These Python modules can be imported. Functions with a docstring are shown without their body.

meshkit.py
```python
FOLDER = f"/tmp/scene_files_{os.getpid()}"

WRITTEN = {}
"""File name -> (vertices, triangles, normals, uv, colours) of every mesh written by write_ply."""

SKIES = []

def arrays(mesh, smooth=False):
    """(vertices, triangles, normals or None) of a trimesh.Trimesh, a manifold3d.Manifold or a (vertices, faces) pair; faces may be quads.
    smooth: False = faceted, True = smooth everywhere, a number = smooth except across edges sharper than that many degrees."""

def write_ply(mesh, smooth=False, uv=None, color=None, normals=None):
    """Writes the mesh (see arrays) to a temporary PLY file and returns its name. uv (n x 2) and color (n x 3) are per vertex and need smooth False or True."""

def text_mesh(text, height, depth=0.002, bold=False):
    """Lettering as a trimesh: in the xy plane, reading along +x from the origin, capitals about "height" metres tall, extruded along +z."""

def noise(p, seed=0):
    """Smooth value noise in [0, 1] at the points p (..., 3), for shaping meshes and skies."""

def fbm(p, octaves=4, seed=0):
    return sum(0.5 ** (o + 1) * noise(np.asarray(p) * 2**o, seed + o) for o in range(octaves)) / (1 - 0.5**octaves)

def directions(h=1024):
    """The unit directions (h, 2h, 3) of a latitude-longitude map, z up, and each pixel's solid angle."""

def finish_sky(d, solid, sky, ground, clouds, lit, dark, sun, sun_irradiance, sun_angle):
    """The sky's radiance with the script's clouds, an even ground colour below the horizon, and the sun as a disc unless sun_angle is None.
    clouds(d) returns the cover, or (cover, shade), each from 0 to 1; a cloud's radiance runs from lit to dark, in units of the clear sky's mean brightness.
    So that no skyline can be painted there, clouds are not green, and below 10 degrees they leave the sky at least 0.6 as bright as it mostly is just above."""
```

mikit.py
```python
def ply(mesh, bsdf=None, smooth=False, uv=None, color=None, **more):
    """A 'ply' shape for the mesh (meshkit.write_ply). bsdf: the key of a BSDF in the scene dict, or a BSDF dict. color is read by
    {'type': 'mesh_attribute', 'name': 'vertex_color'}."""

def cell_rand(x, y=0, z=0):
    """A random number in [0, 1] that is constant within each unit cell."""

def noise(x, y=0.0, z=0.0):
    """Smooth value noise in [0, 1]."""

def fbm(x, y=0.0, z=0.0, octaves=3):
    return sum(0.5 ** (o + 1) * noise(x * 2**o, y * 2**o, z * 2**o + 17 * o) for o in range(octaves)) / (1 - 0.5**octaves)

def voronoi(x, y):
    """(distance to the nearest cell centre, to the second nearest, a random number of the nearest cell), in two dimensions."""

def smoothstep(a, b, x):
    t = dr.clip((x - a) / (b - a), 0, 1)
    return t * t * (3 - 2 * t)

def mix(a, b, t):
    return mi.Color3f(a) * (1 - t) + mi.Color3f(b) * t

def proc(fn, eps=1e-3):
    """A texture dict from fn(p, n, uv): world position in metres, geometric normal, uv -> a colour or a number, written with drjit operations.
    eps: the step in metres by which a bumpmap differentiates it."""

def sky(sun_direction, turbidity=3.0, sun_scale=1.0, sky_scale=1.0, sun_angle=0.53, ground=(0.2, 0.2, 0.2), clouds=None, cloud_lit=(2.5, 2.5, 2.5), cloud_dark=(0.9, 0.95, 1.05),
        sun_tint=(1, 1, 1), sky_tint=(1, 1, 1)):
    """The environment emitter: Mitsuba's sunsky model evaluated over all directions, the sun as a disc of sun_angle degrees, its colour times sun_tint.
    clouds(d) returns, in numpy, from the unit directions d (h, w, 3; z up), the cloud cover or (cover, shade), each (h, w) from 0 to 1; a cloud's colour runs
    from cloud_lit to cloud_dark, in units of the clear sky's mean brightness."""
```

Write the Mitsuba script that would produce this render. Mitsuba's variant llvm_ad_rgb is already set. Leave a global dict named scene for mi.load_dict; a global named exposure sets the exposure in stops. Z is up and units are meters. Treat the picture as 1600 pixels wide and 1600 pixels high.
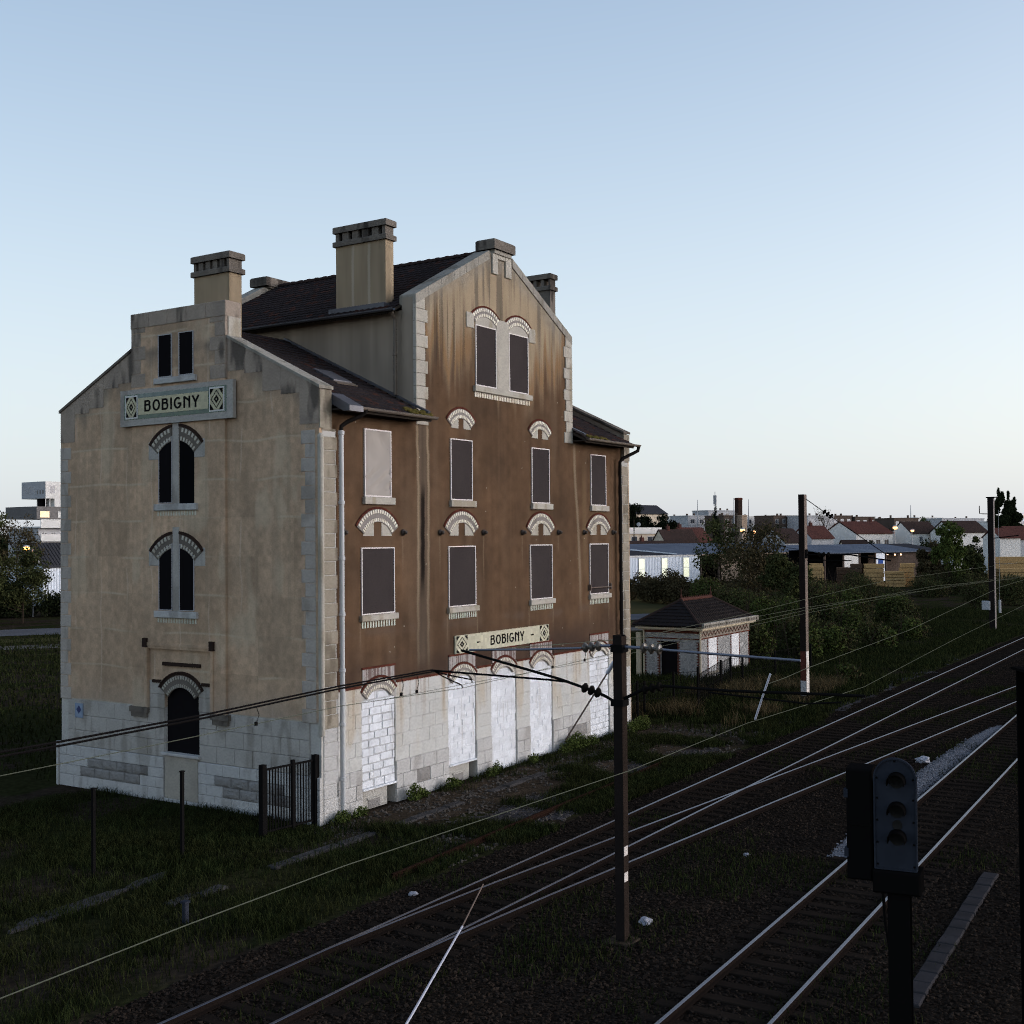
import math, random
import numpy as np
import trimesh
import drjit as dr
import mitsuba as mi
import mikit, meshkit
from mikit import proc, noise, fbm, smoothstep, mix, cell_rand, voronoi
from shapely.geometry import Polygon, LineString, Point, MultiPolygon, box as rect
from shapely.ops import unary_union
from shapely import affinity

T = mi.ScalarTransform4f
scene, labels = {}, {}
R = np.random.default_rng(7)
random.seed(7)

# ------------------------------------------------------------------ camera, sky, exposure
YAW, PITCH, ROLL, FPX = math.radians(32.586), math.radians(1.271), math.radians(-0.490), 1858.73
EYE = np.array([-23.694, -21.151, 7.5])
fw = np.array([math.cos(YAW) * math.cos(PITCH), math.sin(YAW) * math.cos(PITCH), math.sin(PITCH)])
rt = np.cross(fw, [0, 0, 1]); rt /= np.linalg.norm(rt)
up = np.cross(rt, fw)
up_r = -rt * math.sin(ROLL) + up * math.cos(ROLL)
scene['camera'] = {'type': 'perspective', 'fov': 2 * math.degrees(math.atan(800 / FPX)), 'fov_axis': 'x',
                   'to_world': T().look_at(origin=EYE.tolist(), target=(EYE + fw).tolist(), up=up_r.tolist()),
                   'near_clip': 0.1, 'far_clip': 6000.0}
# dusk: the last wide glow low on the railway side, to the right of and behind the camera; a thin veil pales the horizon
def veil(d):
    el = np.degrees(np.arcsin(np.clip(d[..., 2], -1, 1)))
    n = meshkit.fbm(d * [1.2, 1.2, 3.0] + 3.7, 3, 5)
    return (.66 + .26 * n) * np.exp(-np.maximum(el, 0) / 12.0), np.exp(-np.maximum(el, 0) / 7.0) * .95
SUN_AZ, SUN_EL = math.radians(-56), math.radians(11)
scene['sky'] = mikit.sky((math.cos(SUN_AZ) * math.cos(SUN_EL), math.sin(SUN_AZ) * math.cos(SUN_EL), math.sin(SUN_EL)), turbidity=4.0,
                         sun_scale=1.30, sky_scale=4.0, sun_angle=34.0, sun_tint=(.54, .95, 3.0), sky_tint=(1.06, .985, 1.05),
                         ground=(.04, .04, .035), clouds=veil, cloud_lit=(1.58, 1.70, 1.74), cloud_dark=(1.03, 1.14, 1.33))
exposure = 1.35

# ------------------------------------------------------------------ helpers
def new_key(name, parent=None):
    base = (parent + '__' if parent else '') + name
    k, n = base, 0
    while k in USED:
        n += 1
        k = '%s_%03d' % (base, n)
    USED.add(k)
    return k
USED = set()

def tag(k, label=None, cat=None, group=None, kind=None):
    d = labels.setdefault(k, {})
    for a, b in (('label', label), ('category', cat), ('group', group), ('kind', kind)):
        if b: d[a] = b
    return k

def thing(name, label, cat, group=None):
    k = new_key(name)
    return tag(k, label, cat, group)

def obj(name, mb, mat, parent=None, smooth=False, label=None, cat=None, group=None, kind=None, **more):
    k = new_key(name, parent)
    scene[k] = mikit.ply(mb.mesh() if isinstance(mb, MB) else mb, mat, smooth=smooth, **more)
    if label or cat or group or kind: tag(k, label, cat, group, kind)
    return k

class MB:
    """collects pieces of one mesh"""
    def __init__(s): s.V, s.F, s.n = [], [], 0
    def add(s, v, f):
        v = np.asarray(v, float); f = np.asarray(f, int)
        if f.shape[1] == 4: f = np.vstack([f[:, [0, 1, 2]], f[:, [0, 2, 3]]])
        s.V.append(v); s.F.append(f + s.n); s.n += len(v)
        return s
    def mesh(s): return (np.vstack(s.V), np.vstack(s.F))
    def box(s, x0, x1, y0, y1, z0, z1):
        v = [(x, y, z) for x in (x0, x1) for y in (y0, y1) for z in (z0, z1)]
        return s.add(v, [[0, 1, 3, 2], [4, 6, 7, 5], [0, 4, 5, 1], [2, 3, 7, 6], [0, 2, 6, 4], [1, 5, 7, 3]])
    def cham(s, x0, x1, y0, y1, z0, z1, out='-y', c=0.012):
        """box whose face towards 'out' has bevelled edges"""
        ax = 'xyz'.index(out[1]); lo = [x0, y0, z0]; hi = [x1, y1, z1]
        i, j = [k for k in range(3) if k != ax]
        back, front = (hi[ax], lo[ax]) if out[0] == '-' else (lo[ax], hi[ax])
        sg = -1 if out[0] == '-' else 1
        def ring(d, ins):
            q = []
            for a, b in ((lo[i] + ins, lo[j] + ins), (hi[i] - ins, lo[j] + ins), (hi[i] - ins, hi[j] - ins), (lo[i] + ins, hi[j] - ins)):
                p = [0, 0, 0]; p[ax] = d; p[i] = a; p[j] = b; q.append(p)
            return q
        v = ring(back, 0) + ring(front - sg * c, 0) + ring(front, c)
        f = [[k, (k + 1) % 4, 4 + (k + 1) % 4, 4 + k] for k in range(4)] + [[4 + k, 4 + (k + 1) % 4, 8 + (k + 1) % 4, 8 + k] for k in range(4)] + [[8, 9, 10, 11]]
        return s.add(v, f)
    def poly(s, pg, plane, a, b):
        """extrudes a shapely polygon; plane 'xz' runs along y, 'yz' along x, 'xy' along z"""
        for g in (pg.geoms if hasattr(pg, 'geoms') else [pg]):
            if g.is_empty or g.area < 1e-6 or g.geom_type != 'Polygon': continue
            m = trimesh.creation.extrude_polygon(g, 1.0, engine='earcut')
            u, w, t = m.vertices.T; t = a + (b - a) * t
            v = {'xz': np.stack([u, t, w], 1), 'yz': np.stack([t, u, w], 1), 'xy': np.stack([u, w, t], 1)}[plane]
            f = m.faces[:, ::-1] if (plane == 'xz') ^ (b < a) else m.faces
            s.add(v, f)
        return s
    def bar(s, p, q, w, h, upv=(0, 0, 1)):
        p, q = np.array(p, float), np.array(q, float); d = q - p; d /= np.linalg.norm(d)
        a = np.cross(d, upv); a = np.cross(d, (1, 0, 0)) if np.linalg.norm(a) < 1e-3 else a
        a /= np.linalg.norm(a); b = np.cross(a, d)
        v = [e + i * a * w / 2 + j * b * h / 2 for e in (p, q) for i, j in ((-1, -1), (1, -1), (1, 1), (-1, 1))]
        return s.add(v, [[0, 3, 2, 1], [4, 5, 6, 7]] + [[k, (k + 1) % 4, 4 + (k + 1) % 4, 4 + k] for k in range(4)])
    def tube(s, pts, r, n=8, cap=True):
        pts = np.array(pts, float); rr = np.broadcast_to(r, (len(pts),))
        t = np.gradient(pts, axis=0); t /= np.linalg.norm(t, axis=1, keepdims=True)
        ref = min(([0, 0, 1.0], [1.0, 0, 0], [.1, 1.0, .1], [.7, .7, .1], [.7, -.7, .1]), key=lambda e: np.abs(t @ e).max() / np.linalg.norm(e)); ref = np.array(ref)
        ang = np.arange(n) * 2 * np.pi / n; v = []
        for p, d, q in zip(pts, t, rr):
            a = np.cross(d, ref); a /= np.linalg.norm(a); b = np.cross(a, d)
            v.append(p + q * (np.cos(ang)[:, None] * a + np.sin(ang)[:, None] * b))
        m = len(pts); f = [[i * n + k, i * n + (k + 1) % n, (i + 1) * n + (k + 1) % n, (i + 1) * n + k] for i in range(m - 1) for k in range(n)]
        s.add(np.vstack(v), f)
        if cap:
            for e in (0, m - 1):
                s.add(np.vstack([v[e], pts[e]]), [[k, (k + 1) % n, n] for k in range(n)])
        return s
    def lathe(s, prof, o=(0, 0, 0), axis=(0, 0, 1), n=14):
        """profile of (radius, height) turned about an axis through o"""
        d = np.array(axis, float); d /= np.linalg.norm(d); o = np.array(o, float)
        return s._lathe(prof, o, d, n)
    def _lathe(s, prof, o, d, n):
        a = np.cross(d, (0, 0, 1)) if abs(d[2]) < 0.9 else np.cross(d, (1, 0, 0)); a /= np.linalg.norm(a); b = np.cross(d, a)
        ang = np.arange(n) * 2 * np.pi / n; c = np.cos(ang)[:, None] * a + np.sin(ang)[:, None] * b
        v = np.vstack([o + d * h + max(r, 1e-4) * c for r, h in prof]); m = len(prof)
        return s.add(v, [[i * n + k, i * n + (k + 1) % n, (i + 1) * n + (k + 1) % n, (i + 1) * n + k] for i in range(m - 1) for k in range(n)])
    def quads(s, P):
        """P: (n, 4, 3)"""
        P = np.asarray(P, float); n = len(P)
        return s.add(P.reshape(-1, 3), np.arange(4 * n).reshape(n, 4))
    def tris(s, P):
        P = np.asarray(P, float); n = len(P)
        return s.add(P.reshape(-1, 3), np.arange(3 * n).reshape(n, 3))
    def xf(s, N, deg):
        """turn about z and move: local u, v, z to world"""
        c, q = math.cos(math.radians(deg)), math.sin(math.radians(deg)); N = np.asarray(N, float)
        s.V = [np.stack([N[0] + c * v[:, 0] - q * v[:, 1], N[1] + q * v[:, 0] + c * v[:, 1], N[2] + v[:, 2]], 1) for v in s.V]
        return s

def mat(name, color, rough=None, bump=None, scale=1.0, eps=2e-3, **k):
    tex = proc(color) if callable(color) else {'type': 'rgb', 'value': list(color)}
    if rough is None: b = {'type': 'diffuse', 'reflectance': tex}
    else: b = {'type': 'principled', 'base_color': tex, 'roughness': rough, **k}
    if bump is not None: b = {'type': 'bumpmap', 'tex': proc(bump, eps), 'scale': scale, 'bsdf': b}
    scene[name] = {'type': 'twosided', 'bsdf': b}
    return name

# ------------------------------------------------------------------ materials
def C(*v): return mi.Color3f(*v)

def rake(y):                                   # height of the end gable's raking parapet
    yy = dr.minimum(y, 10.72 - y)
    return 11.55 + 0.485 * yy

def f_front(p, n, uv):
    x, z = p.x, p.z
    c = mix((.142, .084, .049), (.074, .048, .032), fbm(x * .8, z * .6, 1.0, 3))
    st = fbm(x * 5.0, z * .25, 3.0, 3)
    c = c * (.84 + .34 * st) * (.80 + .40 * fbm(x * 3.5, z * 3.5, 12.0, 3))
    c = mix(c, C(.165, .112, .074), smoothstep(.55, .74, fbm(x * 1.7, z * .13, 33.0, 3)) * .35)
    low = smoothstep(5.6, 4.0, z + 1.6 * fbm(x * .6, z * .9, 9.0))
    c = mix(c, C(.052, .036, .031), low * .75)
    band = smoothstep(.25, .0, dr.abs(z - 4.86 - .1 * noise(x * .9, 2.0))) * smoothstep(.35, .6, fbm(x * 1.3, z * 2.0, 5.0))
    c = mix(c, C(.12, .085, .065), band * .5)
    # washed-out render high in the gable, with runs reaching down
    t = smoothstep(12.0, 14.6, z + 2.9 * (fbm(x * 3.3, z * .10, 7.0, 3) - .5) + .7 * (noise(x * 11.0, z * .3) - .5))
    tan = mix((.41, .32, .215), (.29, .222, .15), fbm(x * 2.2, z * .5, 11.0, 3))
    grey = smoothstep(.50, .68, fbm(x * 4.2, z * .22, 21.0, 3)) * smoothstep(13.1, 15.3, z)
    tan = mix(tan, C(.135, .112, .085), grey * .75)
    soot = smoothstep(.95, .25, 16.85 - .53 * dr.maximum(dr.abs(x - 9.0) - .7, 0) - z + .5 * (fbm(x * 3.0, z * 1.0, 31.0) - .5))
    tan = mix(tan, C(.25, .225, .19) * (.75 + .5 * noise(x * 6.0, z * 6.0)), soot * .6)
    rusty = smoothstep(.15, .5, t) * smoothstep(.95, .5, t)
    c = mix(c, tan, t)
    c = mix(c, C(.24, .135, .062), rusty * .6)
    blk2 = smoothstep(.60, .72, fbm(x * 6.0, z * .14, 51.0, 3)) * smoothstep(12.2, 13.2, z) * smoothstep(15.6, 14.2, z)
    c = mix(c, C(.055, .040, .030), blk2 * .6)
    # pale and black runs below the two lower ends of the bay
    w1 = x - 4.66 - .10 * (noise(z * .55, 4.0) - .5) - .03 * (noise(z * 3.0, 8.0) - .5)
    on = smoothstep(3.4, 4.2, z) * smoothstep(11.0, 10.8, z)
    body = smoothstep(.36, .28, dr.abs(w1)) * on
    c = mix(c, C(.115, .088, .066) * (.7 + .6 * noise(x * 9.0, z * .5)), body * .75)
    edge = smoothstep(.10, .0, dr.abs(dr.abs(w1) - .25)) * on * (.35 + .65 * smoothstep(4.0, 8.0, z))
    c = mix(c, C(.30, .225, .15), edge * .8)
    blk = smoothstep(.13, .05, dr.abs(w1 + .03)) * smoothstep(5.6, 6.6, z) * smoothstep(9.4, 8.6, z)
    c = mix(c, C(.012, .010, .009), blk * .93)
    w2 = x - 13.78 - .075 * (10.9 - z) * smoothstep(10.9, 8.0, z) - .12 * (noise(z * .6, 14.0) - .5)
    on2 = smoothstep(4.2, 6.5, z) * smoothstep(11.0, 10.85, z)
    c = mix(c, C(.24, .185, .125), smoothstep(.14, .02, dr.abs(w2)) * on2 * .75)
    c = mix(c, C(.17, .115, .065), smoothstep(.22, .05, dr.abs(x - 14.5)) * smoothstep(5.5, 7.0, z) * smoothstep(10.9, 9.0, z) * .5)
    # runs below sill ends and iron wall anchors
    for (a, top, ln) in ((3.68, 7.6, 1.3), (5.51, 7.6, 1.5), (7.88, 7.6, 1.9), (10.21, 7.6, 1.2), (12.6, 7.6, .7), (5.88, 5.2, 1.1), (7.5, 5.2, 1.2), (10.6, 5.2, 1.0), (12.2, 5.2, 1.1), (14.85, 5.2, 1.1), (16.35, 5.2, 1.1), (1.75, 5.2, .9)):
        r = smoothstep(.05, .01, dr.abs(x - a - .03 * (noise(z * 2.0, a) - .5))) * smoothstep(top + .02, top - .05, z) * smoothstep(top - ln, top - ln * .4, z)
        c = mix(c, C(.19, .135, .09), r * .6)
    d, d2, rr = voronoi(x * 1.25, z * 1.25)
    c = mix(c, C(.4, .36, .3), smoothstep(.035, .02, d) * smoothstep(.86, .88, rr) * .7)
    return c * (.92 + .16 * noise(x * 40.0, z * 40.0))

def f_side(p, n, uv):
    y, z = p.y, p.z
    c = mix((.585, .405, .268), (.425, .305, .21), fbm(y * .55, z * .45, 2.0, 3))
    c = c * (.82 + .36 * fbm(y * 2.2, z * .45, 4.0, 3)) * (.76 + .48 * fbm(y * 7.0, z * 6.0, 44.0, 3))
    lift = smoothstep(.05, .0, dr.abs((z + .12 * noise(y * .8, 3.0)) * .92 - dr.floor((z + .12 * noise(y * .8, 3.0)) * .92) - .5))
    c = mix(c, C(.56, .46, .33), lift * .75 * smoothstep(.25, .6, noise(y * 1.1, z * .9)))
    yj = (y + .10 * noise(z * 1.3, 6.0)) / 1.18
    vj = smoothstep(.035, .0, dr.abs(yj - dr.floor(yj) - .5)) * smoothstep(.4, .65, noise(z * .8, dr.floor(yj) * 3.1))
    c = mix(c, C(.60, .48, .36), vj * .6)
    patch = cell_rand(dr.floor(y * .75 + .3), dr.floor(z * .92 + .5), 5)
    c = c * (.89 + .20 * patch)
    pale = smoothstep(.60, .75, fbm(y * 1.4, z * .6, 31.0, 3))
    c = mix(c, C(.60, .50, .36), pale * .4)
    d = rake(y) - z
    soot = smoothstep(1.3, .25, d + 1.0 * (fbm(y * 2.2, z * .5, 13.0, 3) - .4)) * smoothstep(13.25, 13.0, z)
    c = mix(c, C(.15, .135, .12), soot * .75)
    drip = smoothstep(.56, .72, fbm(y * 5.5, z * .16, 17.0, 3)) * smoothstep(2.0, 8.0, z)
    c = mix(c, C(.30, .235, .17), drip * .25)
    damp = smoothstep(4.1, 2.6, z + .9 * fbm(y * 1.2, z * 1.0, 23.0))
    c = mix(c, C(.36, .31, .26), damp * .5)
    return c * (.92 + .16 * noise(y * 38.0, z * 38.0))

def stone_fn(a, b, dirt, amount):
    def f(p, n, uv):
        c = mix(a, b, fbm(p.x * 1.7 + p.y, p.y * 1.7 - p.x * .6, p.z * 1.5, 3))
        c = mix(c, C(*dirt), smoothstep(.52, .72, fbm(p.x * 3.1 + 5, p.y * 3.1, p.z * .7, 3)) * amount)
        return c * (.88 + .24 * noise(p.x * 24, p.y * 24, p.z * 24))
    return f

def fine(p, n, uv): return noise(p.x * 60, p.y * 60, p.z * 60)
def coarse(p, n, uv): return fbm(p.x * 18, p.y * 18, p.z * 18, 2)

mat('m_front', f_front, bump=fine, scale=.010)
mat('m_side', f_side, bump=fine, scale=.010)
def f_wall(p, n, uv):
    c = mix((.37, .305, .235), (.26, .215, .17), fbm(p.y * .8, p.z * .8, p.x, 3))
    return c * (.75 + .5 * fbm(p.y * 5, p.z * .3, 3.0))
mat('m_dormer', f_wall, bump=fine, scale=.010)
mat('m_stone', stone_fn((.47, .435, .37), (.37, .345, .30), (.27, .22, .15), .6), bump=coarse, scale=.012)
def f_ashlar(p, n, uv):
    c = mix((.56, .555, .53), (.475, .47, .44), fbm(p.x * 1.2, p.y * 1.2, p.z * 1.2, 3))
    yel = smoothstep(.48, .70, fbm(p.x * 2.3, 3.0, p.z * .35, 3)) * smoothstep(.9, 2.2, p.z)
    c = mix(c, C(.46, .385, .28), yel * .6)
    run = smoothstep(.60, .72, fbm(p.x * 9.0, 8.0, p.z * .30, 3)) * smoothstep(1.6, 3.2, p.z)
    c = mix(c, C(.30, .215, .14), run * .5)
    return c * (.9 + .2 * noise(p.x * 20, p.y * 20, p.z * 20))
mat('m_ashlar', f_ashlar, bump=coarse, scale=.010)
mat('m_plinth', stone_fn((.50, .49, .47), (.43, .42, .405), (.27, .25, .225), .55), bump=coarse, scale=.014)
mat('m_plinth_dark', stone_fn((.30, .285, .27), (.20, .19, .18), (.07, .06, .055), .7), bump=coarse, scale=.03)
mat('m_quoin_side', stone_fn((.46, .41, .36), (.38, .34, .30), (.25, .215, .18), .6), bump=coarse, scale=.012)
mat('m_side_stone', stone_fn((.45, .42, .38), (.355, .335, .305), (.23, .205, .175), .6), bump=coarse, scale=.012)
mat('m_pilaster', stone_fn((.36, .315, .25), (.24, .21, .165), (.11, .09, .065), .65), bump=coarse, scale=.02)
mat('m_coping', stone_fn((.21, .18, .15), (.11, .096, .083), (.045, .039, .035), .85), bump=coarse, scale=.02)
mat('m_parapet', stone_fn((.42, .34, .27), (.26, .215, .18), (.085, .072, .062), .85), bump=coarse, scale=.02)
mat('m_coping_pale', stone_fn((.36, .335, .29), (.26, .24, .205), (.13, .115, .09), .6), bump=coarse, scale=.014)
mat('m_mortar', stone_fn((.50, .48, .44), (.42, .40, .37), (.30, .27, .23), .4))
mat('m_mortar_white', (.46, .45, .42))
mat('m_soffit', (.05, .042, .036))
def f_block(p, n, uv):
    c = mix((.78, .80, .83), (.68, .70, .73), fbm(p.x * 2.5, p.z * 2.5, 2.0, 3)) * (.90 + .13 * cell_rand(dr.floor(p.x * 2.1 + .5 * dr.floor(p.z * 4.6)), dr.floor(p.z * 4.6), 3))
    smear = smoothstep(.52, .60, fbm(p.x * 5.0, p.z * 7.0, 5.0, 3))
    run = smoothstep(.62, .74, fbm(p.x * 8.0, 4.0, p.z * .5, 3))
    return mix(mix(c, C(.54, .555, .575), smear * .40), C(.40, .37, .33), run * .35) * (.94 + .12 * noise(p.x * 26, p.z * 26))
mat('m_block', f_block, bump=coarse, scale=.010)
mat('m_block_joint', stone_fn((.50, .51, .52), (.42, .425, .43), (.26, .255, .25), .4), bump=coarse, scale=.02)
mat('m_block_joint_white', (.66, .675, .70))
mat('m_infill', stone_fn((.44, .425, .39), (.36, .345, .315), (.24, .22, .19), .5), bump=fine, scale=.008)
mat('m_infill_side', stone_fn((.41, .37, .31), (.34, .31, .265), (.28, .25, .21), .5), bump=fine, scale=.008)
def f_panel(p, n, uv):
    c = mix((.058, .048, .046), (.043, .036, .036), fbm(p.x * 1.5 + p.y, p.y, p.z * .8, 3))
    g = noise((p.x + p.y) * 60, p.z * 60)
    return c * (.85 + .3 * g)
mat('m_panel', f_panel)
mat('m_dark_panel', (.010, .009, .010))
mat('m_void', (.006, .006, .007))
mat('m_cloth', lambda p, n, uv: mix((.40, .36, .325), (.33, .30, .27), fbm(p.x * 3, p.y, p.z * 3, 3)))
mat('m_white_frame', (.62, .57, .55), rough=.5)
mat('m_grey_frame', (.36, .35, .36), rough=.5)
def f_brick(p, n, uv):
    return mix((.13, .040, .026), (.065, .026, .020), fbm(p.x * 7 + p.y * 7, p.z * 7, 1.0)) * (.8 + .4 * cell_rand(dr.floor((p.x + p.y) * 9), dr.floor(p.z * 14)))
mat('m_brick', f_brick)
mat('m_brick_dark', lambda p, n, uv: mix((.045, .028, .022), (.028, .020, .017), fbm(p.y * 5, p.z * 5, 1.0)))
mat('m_glazed', lambda p, n, uv: mix((.74, .70, .60), (.58, .52, .40), cell_rand(dr.floor(p.x * 8), dr.floor(p.z * 6), 3)), rough=.25)
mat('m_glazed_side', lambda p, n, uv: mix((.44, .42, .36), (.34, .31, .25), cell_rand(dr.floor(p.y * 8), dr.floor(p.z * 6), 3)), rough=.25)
mat('m_glazed_green', lambda p, n, uv: mix((.56, .57, .49), (.44, .50, .41), cell_rand(dr.floor((p.x + p.y) * 9), 2, 3)), rough=.25)
mat('m_arch_mortar', stone_fn((.27, .24, .22), (.21, .19, .17), (.13, .11, .09), .5))
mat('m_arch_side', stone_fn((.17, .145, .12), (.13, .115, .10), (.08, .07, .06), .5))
def f_key(p, n, uv):
    s = smoothstep(.3, .7, noise(p.x * 26, p.z * .8))
    return mix((.36, .335, .315), (.15, .10, .09), s * .9) * (.85 + .3 * noise(p.x * 9, p.z * 9))
mat('m_keystone', f_key)
def f_tile(p, n, uv):
    k = cell_rand(dr.floor(p.x * 4), dr.floor(p.y * 4), 3)
    c = mix((.044, .033, .032), (.028, .025, .026), fbm(p.x * .9, p.y * .9, p.z * .9, 3))
    c = mix(c, C(.085, .035, .024), smoothstep(.82, .95, k) * .5)
    return c * (.75 + .5 * noise(p.x * 18, p.y * 18, p.z * 18))
mat('m_tile', f_tile)
mat('m_ridge', lambda p, n, uv: mix((.05, .034, .03), (.028, .021, .02), fbm(p.x * 4, p.y * 4, p.z * 4)))
mat('m_moss', lambda p, n, uv: mix((.06, .062, .016), (.12, .085, .03), fbm(p.x * 7, p.y * 7, p.z * 7)))
mat('m_zinc', lambda p, n, uv: mix((.10, .10, .115), (.06, .06, .068), fbm(p.x * 3, p.y * 3, p.z * 3)), rough=.45, metallic=.3)
mat('m_gutter', lambda p, n, uv: mix((.15, .115, .085), (.08, .066, .055), fbm(p.x * 3, p.y * 3, p.z * 3)), rough=.55)
mat('m_pipe', lambda p, n, uv: mix((.50, .50, .50), (.38, .385, .39), fbm(p.x * 3, p.y * 3, p.z * 1.2, 3)), rough=.5)
mat('m_pipe_dark', (.020, .017, .016))
mat('m_iron', lambda p, n, uv: mix((.055, .04, .028), (.028, .022, .018), noise(p.x * 20, p.y * 20, p.z * 20)), rough=.7)
mat('m_sign_cream', lambda p, n, uv: mix((.50, .475, .35), (.41, .39, .285), fbm(p.x * 3, p.y * 3, p.z * 6, 3)) * (.9 + .2 * cell_rand(dr.floor(p.x * 9 + p.y * 9), dr.floor(p.z * 9))), rough=.3)
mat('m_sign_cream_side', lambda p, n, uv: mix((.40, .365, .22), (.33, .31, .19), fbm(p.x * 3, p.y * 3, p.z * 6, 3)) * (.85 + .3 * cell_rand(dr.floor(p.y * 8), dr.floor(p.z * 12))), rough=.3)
mat('m_sign_dark', (.010, .010, .010))
mat('m_sign_green', lambda p, n, uv: mix((.05, .105, .06), (.03, .07, .055), cell_rand(dr.floor(p.x * 10 + p.y * 10), dr.floor(p.z * 10))), rough=.3)
mat('m_sign_teal', lambda p, n, uv: mix((.12, .17, .155), (.06, .105, .10), cell_rand(dr.floor(p.x * 8 + p.y * 8), dr.floor(p.z * 8))), rough=.3)
mat('m_sign_white', (.50, .49, .47), rough=.35)
mat('m_plaque', (.20, .26, .36), rough=.4)
mat('m_plaque_mark', (.02, .035, .12), rough=.4)
# steel, ground, plants
mat('m_rail_top', (.175, .175, .20), rough=.40, metallic=.95)
mat('m_rail_side', (.014, .0105, .009))
mat('m_rail_rust', (.022, .012, .009))
mat('m_sleeper', lambda p, n, uv: mix((.024, .018, .014), (.014, .011, .0095), fbm(p.x * 6, p.y * 2, p.z * 6)))
mat('m_mast', lambda p, n, uv: mix((.024, .018, .017), (.014, .012, .011), fbm(p.x * 3, p.y * 3, p.z * 1.5)))
mat('m_mast_brown', lambda p, n, uv: mix((.036, .025, .020), (.018, .0145, .0125), fbm(p.x * 3, p.y * 3, p.z * 1.5)))
mat('m_mast_rust', lambda p, n, uv: mix((.145, .095, .068), (.075, .052, .040), fbm(p.x * 3, p.y * 3, p.z * 1.5, 3)), rough=.75)
mat('m_mast_white', lambda p, n, uv: mix((.55, .50, .46), (.30, .24, .20), smoothstep(.5, .7, fbm(p.x * 6, p.y * 6, p.z * 3))), rough=.6)
mat('m_mast_red', (.10, .035, .028))
mat('m_dark_steel', (.009, .0085, .0085))
mat('m_grey_tube', (.16, .165, .20), rough=.4, metallic=.5)
mat('m_bright_tube', (.46, .47, .54), rough=.4, metallic=.3)
mat('m_wire', (.10, .108, .080))
mat('m_wire_dark', (.010, .009, .009))
mat('m_insulator', (.075, .062, .05), rough=.25)
mat('m_insulator_dark', (.010, .009, .008))
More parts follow.
